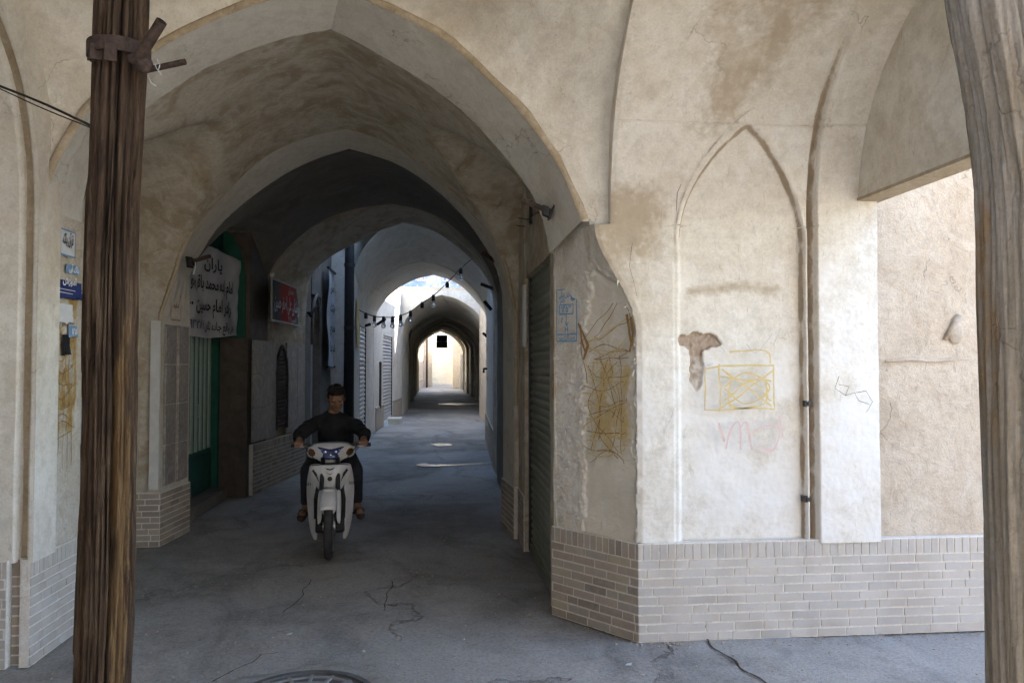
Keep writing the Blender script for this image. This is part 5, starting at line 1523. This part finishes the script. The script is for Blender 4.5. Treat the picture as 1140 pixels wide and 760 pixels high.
def wheel(y, parent, R=.27, r=.036, front=True):
    w = MB(); n = 40; k = 12; vs = []
    for i in range(n):
        a = 2 * PI * i / n
        for j in range(k):
            b = 2 * PI * j / k; rr = R - r + r * math.cos(b) * 1.12; x = r * math.sin(b) * .98
            tr = .0025 if (j in (0, 1, 11) and i % 2) else 0
            vs.append((x, y + (rr - tr) * math.cos(a), R + (rr - tr) * math.sin(a)))
    w.add(vs, [(i * k + j, ((i + 1) % n) * k + j, ((i + 1) % n) * k + (j + 1) % k, i * k + (j + 1) % k) for i in range(n) for j in range(k)])
    wh = w.build('wheel', M['rubber'], parent, smooth=True)
    w = MB()
    for s in (-.028, .028): w.tube([(s, y + (R - .072) * math.cos(2 * PI * i / 32), R + (R - .072) * math.sin(2 * PI * i / 32)) for i in range(33)], .008, 8, cap=False)
    w.build('rim', M['chrome'], wh, smooth=True)
    w = MB()
    for i in range(5):
        a = 2 * PI * i / 5 + .3
        w.tube([(0, y + .03 * math.cos(a), R + .03 * math.sin(a)), (0, y + .2 * math.cos(a), R + .2 * math.sin(a))], [.016, .011], 8)
    w.tube([(-.05, y, R), (.05, y, R)], .035, 16); w.build('spokes', M['chrome'], wh)
    w = MB(); w.tube([(.045, y, R), (.049, y, R)], .10, 24); w.build('brake_disc', M['chrome'], wh)
    return wh


wheel(0, bike); wheel(1.20, bike)
# fork, mudguard
mb = MB()
for s in (-1, 1): mb.tube([(s * .068, .01, .27), (s * .068, .10, .52), (s * .06, .22, .80)], [.018, .02, .02], 10)
mb.build('front_fork', M['bike_black'], bike, smooth=True)
mb = MB(); NU, NV = 14, 22
for j in range(NV + 1):
    a = math.radians(35 + 125 * j / NV); hw = .062 * (1 - .25 * (j / NV) ** 4 if j > 10 else 1)
    for i in range(NU + 1):
        t = -1 + 2 * i / NU; x = hw * math.sin(t * 1.35) / math.sin(1.35); rr = .305 + .03 * math.cos(t * 1.45) - .02
        mb.v.append(V((x, -rr * math.cos(a) * -1 * -1, .27 + rr * math.sin(a))))
mb.v = [V((p.x, -(p.y) if False else p.y, p.z)) for p in mb.v]
mb.f = [(j * (NU + 1) + i, j * (NU + 1) + i + 1, (j + 1) * (NU + 1) + i + 1, (j + 1) * (NU + 1) + i) for j in range(NV) for i in range(NU)]
fe = mb.build('mudguard', M['bike_white'], bike, smooth=True); sm = fe.modifiers.new('thickness', 'SOLIDIFY'); sm.thickness = .004
for s in (-1, 1):
    pillow('fork_cover', [(s * .052, .53), (s * .085, .545), (s * .094, .46), (s * .092, .31), (s * .078, .295), (s * .060, .33), (s * .056, .44)], lambda x, z: -.02 + .35 * (z - .3), .012, .05, M['bike_white'], bike)
pillow('mudguard_nose', sym([(0, .585), (.045, .58), (.062, .54), (.066, .46), (.05, .405), (0, .392)]), lambda x, z: -.16 + .45 * (z - .42) + 6 * x * x, .02, .04, M['bike_white'], bike)
# apron
ya = lambda x, z: .16 + .42 * (.74 - z) * .25 + 2.2 * x * x
pillow('leg_shield', sym([(0, .750), (.09, .752), (.160, .742), (.176, .70), (.160, .645), (.118, .575), (.080, .52), (.040, .495), (0, .488)]), ya, .035, .05, M['bike_white'], bike)
for s in (-1, 1):
    pillow('side_wing', [(s * .158, .735), (s * .178, .70), (s * .196, .60), (s * .200, .48), (s * .190, .34), (s * .172, .20), (s * .142, .115), (s * .108, .108), (s * .112, .20), (s * .120, .34), (s * .124, .46), (s * .116, .545), (s * .130, .62), (s * .150, .68)],
           lambda x, z: .205 + .30 * (.74 - z) * .35 + 1.4 * max(0, abs(x) - .13), .014, .04, M['bike_white'], bike)
mb = MB(); mb.tube([(-.118, .17, .30), (-.122, .165, .46), (-.108, .16, .55), (-.06, .135, .50 + .015), (0, .125, .50 - .01), (.06, .135, .50 + .015), (.108, .16, .55), (.122, .165, .46), (.118, .17, .30)], .011, 8)
mb.build('inner_trim', M['bike_black'], bike, smooth=True)
mb = MB(); mb.box(-.125, .125, .24, .34, .16, .62); mb.build('inner_panel', M['bike_black'], bike, bevel=.02)
# handlebar cowl with headlight and indicators
yc_ = lambda x, z: .27 + 2.6 * x * x + .5 * max(0, z - .80)
cw = pillow('headlight_cowl', sym([(0, .915), (.09, .912), (.160, .892), (.196, .862), (.205, .825), (.180, .795), (.120, .782), (.075, .760), (0, .752)]), yc_, .035, .14, M['bike_white'], bike)
hl = pillow('headlight', sym([(0, .868), (.070, .880), (.118, .884), (.112, .862), (.085, .815), (.050, .786), (0, .780)]), lambda x, z: yc_(x, z) - .030 + 1.2 * x * x, .012, .02, M['lens'], bike)
mb = MB()
for x, z, r in ((-.045, .845, .016), (.045, .845, .016), (0, .82, .012), (-.075, .86, .008), (.075, .86, .008)): mb.ell((x, yc_(x, z) - .040, z), (r, .006, r * .8), None, 10, 6)
mb.build('lamp_bowl', M['reflector'], hl, smooth=True)
for s in (-1, 1): pillow('indicator', [(s * .128, .830), (s * .150, .862), (s * .182, .862), (s * .192, .838), (s * .176, .812), (s * .145, .808)], lambda x, z: yc_(x, z) - .022, .008, .02, M['amber'], bike)
mb = MB(); mb.tube([(-.32, .44, .885), (-.2, .42, .89), (0, .38, .87), (.2, .42, .89), (.32, .44, .885)], .012, 10); hb = mb.build('handlebar', M['bike_black'], bike, smooth=True)
for s in (-1, 1):
    mb = MB(); mb.tube([(s * .21, .425, .89), (s * .34, .445, .885)], .018, 12); mb.build('grip', M['rubber'], hb, smooth=True)
    mb = MB(); mb.tube([(s * .21, .40, .885), (s * .24, .385, .88), (s * .33, .40, .872)], .006, 6); mb.build('brake_lever', M['chrome'], hb, smooth=True)
# body, saddle, engine, pegs, exhaust
mb = MB()
for s in (-1, 1): mb.chain([(s * .03, .35, .55), (s * .06, .7, .50), (s * .09, 1.1, .58), (s * .05, 1.45, .66)], [.07, .09, .09, .04])
mb.ell((0, .95, .62), (.11, .35, .09)); fuse('body', mb, .02, True, M['bike_white'], bike)
mb = MB(); mb.chain([(0, .68, .69), (0, .95, .71), (0, 1.35, .75)], [.07, .095, .07]); fuse('saddle', mb, .02, True, M['seat'], bike)
mb = MB(); mb.box(-.10, .10, .52, .86, .22, .42); mb.tube([(0, .40, .30), (0, .56, .32)], .07, 12); mb.build('engine', M['dark_metal'], bike, bevel=.02)
mb = MB(); mb.tube([(-.27, .66, .245), (.27, .66, .245)], .012, 8); mb.tube([(-.27, .66, .25), (-.20, .66, .25)], .02, 8); mb.tube([(.20, .66, .25), (.27, .66, .25)], .02, 8); mb.build('footrest', M['rubber'], bike)
mb = MB(); mb.tube([(-.06, .45, .27), (-.13, .6, .20), (-.15, .9, .22), (-.16, 1.35, .32)], [.016, .018, .04, .045], 12); mb.build('exhaust', M['chrome'], bike, smooth=True)
for s in (-1, 1):
    mb = MB(); mb.tube([(s * .225, .40, .885), (s * .20, .33, .86), (s * .13, .30, .775), (s * .10, .27, .72)], .004, 6)
    mb.build('brake_cable', M['rubber'], bike, smooth=True)
mb = MB(); mb.tube([(-.15, ya(-.15, .745) - .002, .741), (-.08, ya(-.08, .75) - .010, .753), (0, ya(0, .75) - .012, .7535), (.08, ya(.08, .75) - .010, .753), (.15, ya(.15, .745) - .002, .741)], .004, 6); mb.build('panel_gap', M['bike_black'], bike, smooth=True)
mb = MB(); mb.box(-.045, .045, 1.38, 1.40, .40, .52); mb.build('rear_mudflap', M['bike_black'], bike)
# markings on the front
FBK = frame((0, 0, 0), (1, 0, 0), (0, 0, 1))


def mark(polys, nm, y, m=None):
    mb = MB()
    for k, P in enumerate(polys): mb.add([V((x, y(x, z) - .0005 * k, z)) for x, z in P], [tuple(range(len(P)))])
    return mb.build(nm, m or M['black_ink'], bike)


ym = lambda x, z: ya(x, z) - .0375
mark([[(s * .135, .715), (s * .105, .66), (s * .085, .60), (s * .112, .645), (s * .150, .70)] for s in (-1, 1)] + [[(s * .120, .70), (s * .100, .66), (s * .118, .675)] for s in (-1, 1)], 'side_flash', lambda x, z: ya(x, z) - .034)
mark([[(-.045, .728), (-.015, .722), (0, .716), (.015, .722), (.045, .728), (.02, .714), (0, .708), (-.02, .714)], [(-.035, .690), (0, .676), (.035, .690), (0, .668)]], 'wing_mark', ym)
mark([[(.020 * math.cos(a), .635 + .020 * math.sin(a)) for a in [i * PI / 8 for i in range(16)]]], 'emblem', ym, M['dark_metal'])
text('Lm', .055, Matrix.Translation((.022, -.165 + .03, .455)) @ FBK, M['black_ink'], bike, 'fender_lettering', off=.045, bold=.03)
for s in (-1, 1): text('125', .032, Matrix.Translation((s * .178, .205, .59)) @ FBK, M['black_ink'], bike, 'wing_lettering', off=.03, bold=.02)

# ------------------------------------------------------------------ the rider
rider = None
RL = Matrix.Translation((BP.x, BP.y, 0)) @ Matrix.Rotation(math.radians(-2), 4, 'Z')
HC = V((.03, .84, 1.275)); hrot = Quaternion((1, 0, 0), math.radians(26)) @ Quaternion((0, 0, 1), math.radians(5))
H = lambda x, y, z: HC + hrot @ V((x, y, z))
sk = MB()
sk.ell(H(0, .012, .035), (.077, .095, .088), hrot); sk.ell(H(0, -.022, -.035), (.060, .068, .080), hrot); sk.ell(H(0, -.052, -.088), (.030, .026, .024), hrot)
sk.chain([H(0, -.086, .018), H(0, -.104, -.022)], [.008, .013], 8); sk.ell(H(0, -.098, -.030), (.017, .012, .010), hrot)       # nose
for s in (-1, 1):
    sk.ell(H(s * .030, -.078, .026), (.024, .012, .007), hrot); sk.ell(H(s * .076, .01, -.01), (.010, .020, .030), hrot)      # brow, ear
    sk.ell(H(s * .040, -.060, -.022), (.022, .02, .018), hrot)
sk.ell(H(0, -.083, -.058), (.024, .010, .0055), hrot); sk.ell(H(0, -.081, -.069), (.020, .011, .006), hrot)                  # lips
sk.chain([H(0, .03, -.07), (.0, .91, 1.115), (0, .94, 1.05)], [.052, .056, .075])
# trunk under the clothes
sk.chain([(0, .94, 1.04), (0, 1.02, .90), (0, 1.08, .80)], [.10, .115, .12]); sk.ell((0, 1.08, .78), (.15, .13, .10)); sk.ell((0, .93, 1.03), (.17, .09, .07))
for s in (-1, 1):
    sh, elb, wr = V((s * .185, .91, 1.045)), V((s * .295, .70, .945)), V((s * .275, .50, .915))
    sk.chain([sh, elb, wr], [.05, .04, .027]); sk.ell((s * .275, .462, .912), (.042, .045, .022))
    for k in range(4):
        x = s * .275 + (k - 1.5) * .020; L = (.9, 1.05, 1., .8)[k if s > 0 else 3 - k]
        sk.chain([(x, .445, .918), (x, .445 - .028 * L, .908), (x, .445 - .030 * L, .880), (x, .445 - .005, .868)], [.0105, .010, .009, .008], 8)
    sk.chain([(s * .238, .48, .905), (s * .228, .455, .885), (s * .236, .432, .874)], [.013, .011, .009], 8)
    sk.chain([(s * .10, 1.05, .76), (s * .20, .62, .64), (s * .225, .70, .34)], [.085, .062, .035])
    sk.chain([(s * .225, .71, .34), (s * .235, .66, .285), (s * .25, .56, .272)], [.036, .034, .028], 10)
    sk.ell((s * .228, .74, .285), (.028, .035, .026))
    for k in range(5): sk.chain([(s * (.228 + .012 * k), .555, .272), (s * (.230 + .013 * k), .52 + .004 * k * k, .266)], [.011 - .001 * k, .009 - .0008 * k], 8)
rider = fuse('person', sk, .0065, True, M['skin'], None, it=2)
tag(rider, 'person in a dark shirt riding the white motorcycle, head tilted down', 'person'); rider.location = BP * 1; rider.location.z = 0; rider.rotation_euler = (0, 0, math.radians(6))
ey = MB()
for s in (-1, 1): ey.ell(H(s * .030, -.0745, .008), (.013, .006, .005), hrot, 10, 6)
ey.build('eyes', M['bike_black'], rider, smooth=True)
hr = MB(); hr.ell(H(0, .020, .052), (.081, .098, .078), hrot); hr.ell(H(0, .06, .01), (.080, .07, .075), hrot)
for s in (-1, 1): hr.ell(H(s * .068, .0, .035), (.016, .035, .032), hrot)
rnd = random.Random(2)
for i in range(60):
    a = rnd.uniform(0, 2 * PI); b = rnd.uniform(.1, 1.2); p = H(.078 * math.sin(b) * math.cos(a), .02 + .09 * math.sin(b) * math.sin(a), .058 + .072 * math.cos(b)); hr.ell(p, (.013, .016, .010), None, 8, 5)
ho = fuse('hair', hr, .006, True, M['hair'], rider, it=1)
# cut the hair back to the hairline
bm = bmesh.new(); bm.from_mesh(ho.data); inv = hrot.inverted()
for v in bm.verts:
    q = inv @ (v.co - HC)
    if q.y < -.035 and q.z < .062: v.co = HC + hrot @ V((q.x * .82, min(q.y + .05, .0), q.z))
bm.to_mesh(ho.data); bm.free()
for me_ in (ho.data,):
    for p_ in me_.polygons: p_.use_smooth = True
cl_ = MB(); cl_.chain([(0, .935, 1.05), (0, 1.00, .92), (0, 1.09, .78)], [.125, .145, .145]); cl_.ell((0, .93, 1.035), (.20, .105, .075)); cl_.ell((0, 1.08, .80), (.17, .15, .10))
cl_.chain([(-.07, .92, 1.085), (.07, .92, 1.085)], [.055, .055])
for s in (-1, 1):
    sh, elb, wr = V((s * .185, .91, 1.045)), V((s * .295, .70, .945)), V((s * .284, .59, .928))
    cl_.chain([(s * .05, .93, 1.09), sh + V((-s * .02, 0, -.005))], [.06, .066]); cl_.chain([sh + V((-s * .02, 0, -.01)), sh.lerp(elb, .6), elb], [.068, .060, .054]); cl_.chain([elb, wr], [.054, .050]); cl_.ell(wr, (.054, .022, .052))
    for k in range(5): q = sh.lerp(elb, .25 + .16 * k); cl_.ell(q + V((s * .01, -.01, .01 * (-1) ** k)), (.064, .03, .056), Quaternion((0, 1, 0), .5 * s * (-1) ** k))
so_ = fuse('shirt', cl_, .010, True, M['shirt'], rider, it=9)
for v in so_.data.vertices:
    p = v.co; q = noise.noise(V((p.x * 16 + p.z * 9, p.y * 9, p.z * 22))) * .007 + noise.noise(V((p.x * 34, p.y * 20, p.z * 30 + 4))) * .003
    v.co = p + v.normal * q
cl_ = MB()
for s in (-1, 1):
    cl_.chain([(0, .905 - .0, 1.10), (s * .05, .87, 1.085), (s * .035, .845, 1.045)], [.022, .018, .010], 8)
fuse('collar', cl_, .007, True, M['shirt'], rider)
cl_ = MB(); cl_.ell((0, 1.08, .75), (.165, .15, .09))
for s in (-1, 1): cl_.chain([(s * .10, 1.05, .75), (s * .20, .62, .64), (s * .222, .69, .42)], [.098, .078, .055]); cl_.chain([(s * .222, .69, .42), (s * .225, .70, .36)], [.055, .052])
fuse('trousers', cl_, .010, True, M['trousers'], rider, it=3)
for s in (-1, 1):
    mb = MB(); mb.chain([(s * .225, .75, .255), (s * .245, .62, .245), (s * .257, .54, .243)], [.034, .036, .040]); 
    for v in mb.v: v.z = min(v.z, .262)
    sd = fuse('sandal', mb, .007, False, M['leather'], rider)
    for y_, r_ in ((.575, .036), (.62, .036)):
        mb = MB(); mb.tube([(s * .248 + r_ * 1.05 * math.cos(a), y_, .262 + r_ * 1.05 * math.sin(a)) for a in [PI * i / 10 for i in range(11)]], .008, 6)
        mb.build('strap', M['leather'], sd)

# ------------------------------------------------------------------ light
SD = V((.75, .45, .60)).normalized()
sun = bpy.data.lights.new('sun', 'SUN'); sun.energy = 4.2; sun.angle = math.radians(.53); sun.color = (1, .95, .87)
so = bpy.data.objects.new('sun', sun); COL.objects.link(so); so.rotation_euler = SD.to_track_quat('Z', 'Y').to_euler(); so.location = (0, 0, 12)
w = bpy.data.worlds.new('World'); scene.world = w; w.use_nodes = True
nt = w.node_tree; sky = nt.nodes.new('ShaderNodeTexSky'); sky.sky_type = 'NISHITA'; sky.sun_disc = False
sky.sun_elevation = math.asin(SD.z); sky.sun_rotation = math.atan2(SD.x, SD.y); sky.air_density = 1.0; sky.dust_density = 1.2; sky.altitude = 900
bg = nt.nodes['Background']; bg.inputs['Strength'].default_value = .15; nt.links.new(sky.outputs[0], bg.inputs['Color'])
scene.view_settings.view_transform = 'Standard'; scene.view_settings.look = 'None'; scene.view_settings.gamma = 1; scene.view_settings.exposure = 3.4
scene.cycles.max_bounces = 8; scene.cycles.diffuse_bounces = 5; scene.cycles.glossy_bounces = 4; scene.cycles.transmission_bounces = 6
scene.cycles.use_denoising = True; scene.cycles.use_adaptive_sampling = True; scene.cycles.adaptive_threshold = .03; scene.cycles.adaptive_min_samples = 40
scene.cycles.sample_clamp_indirect = 8
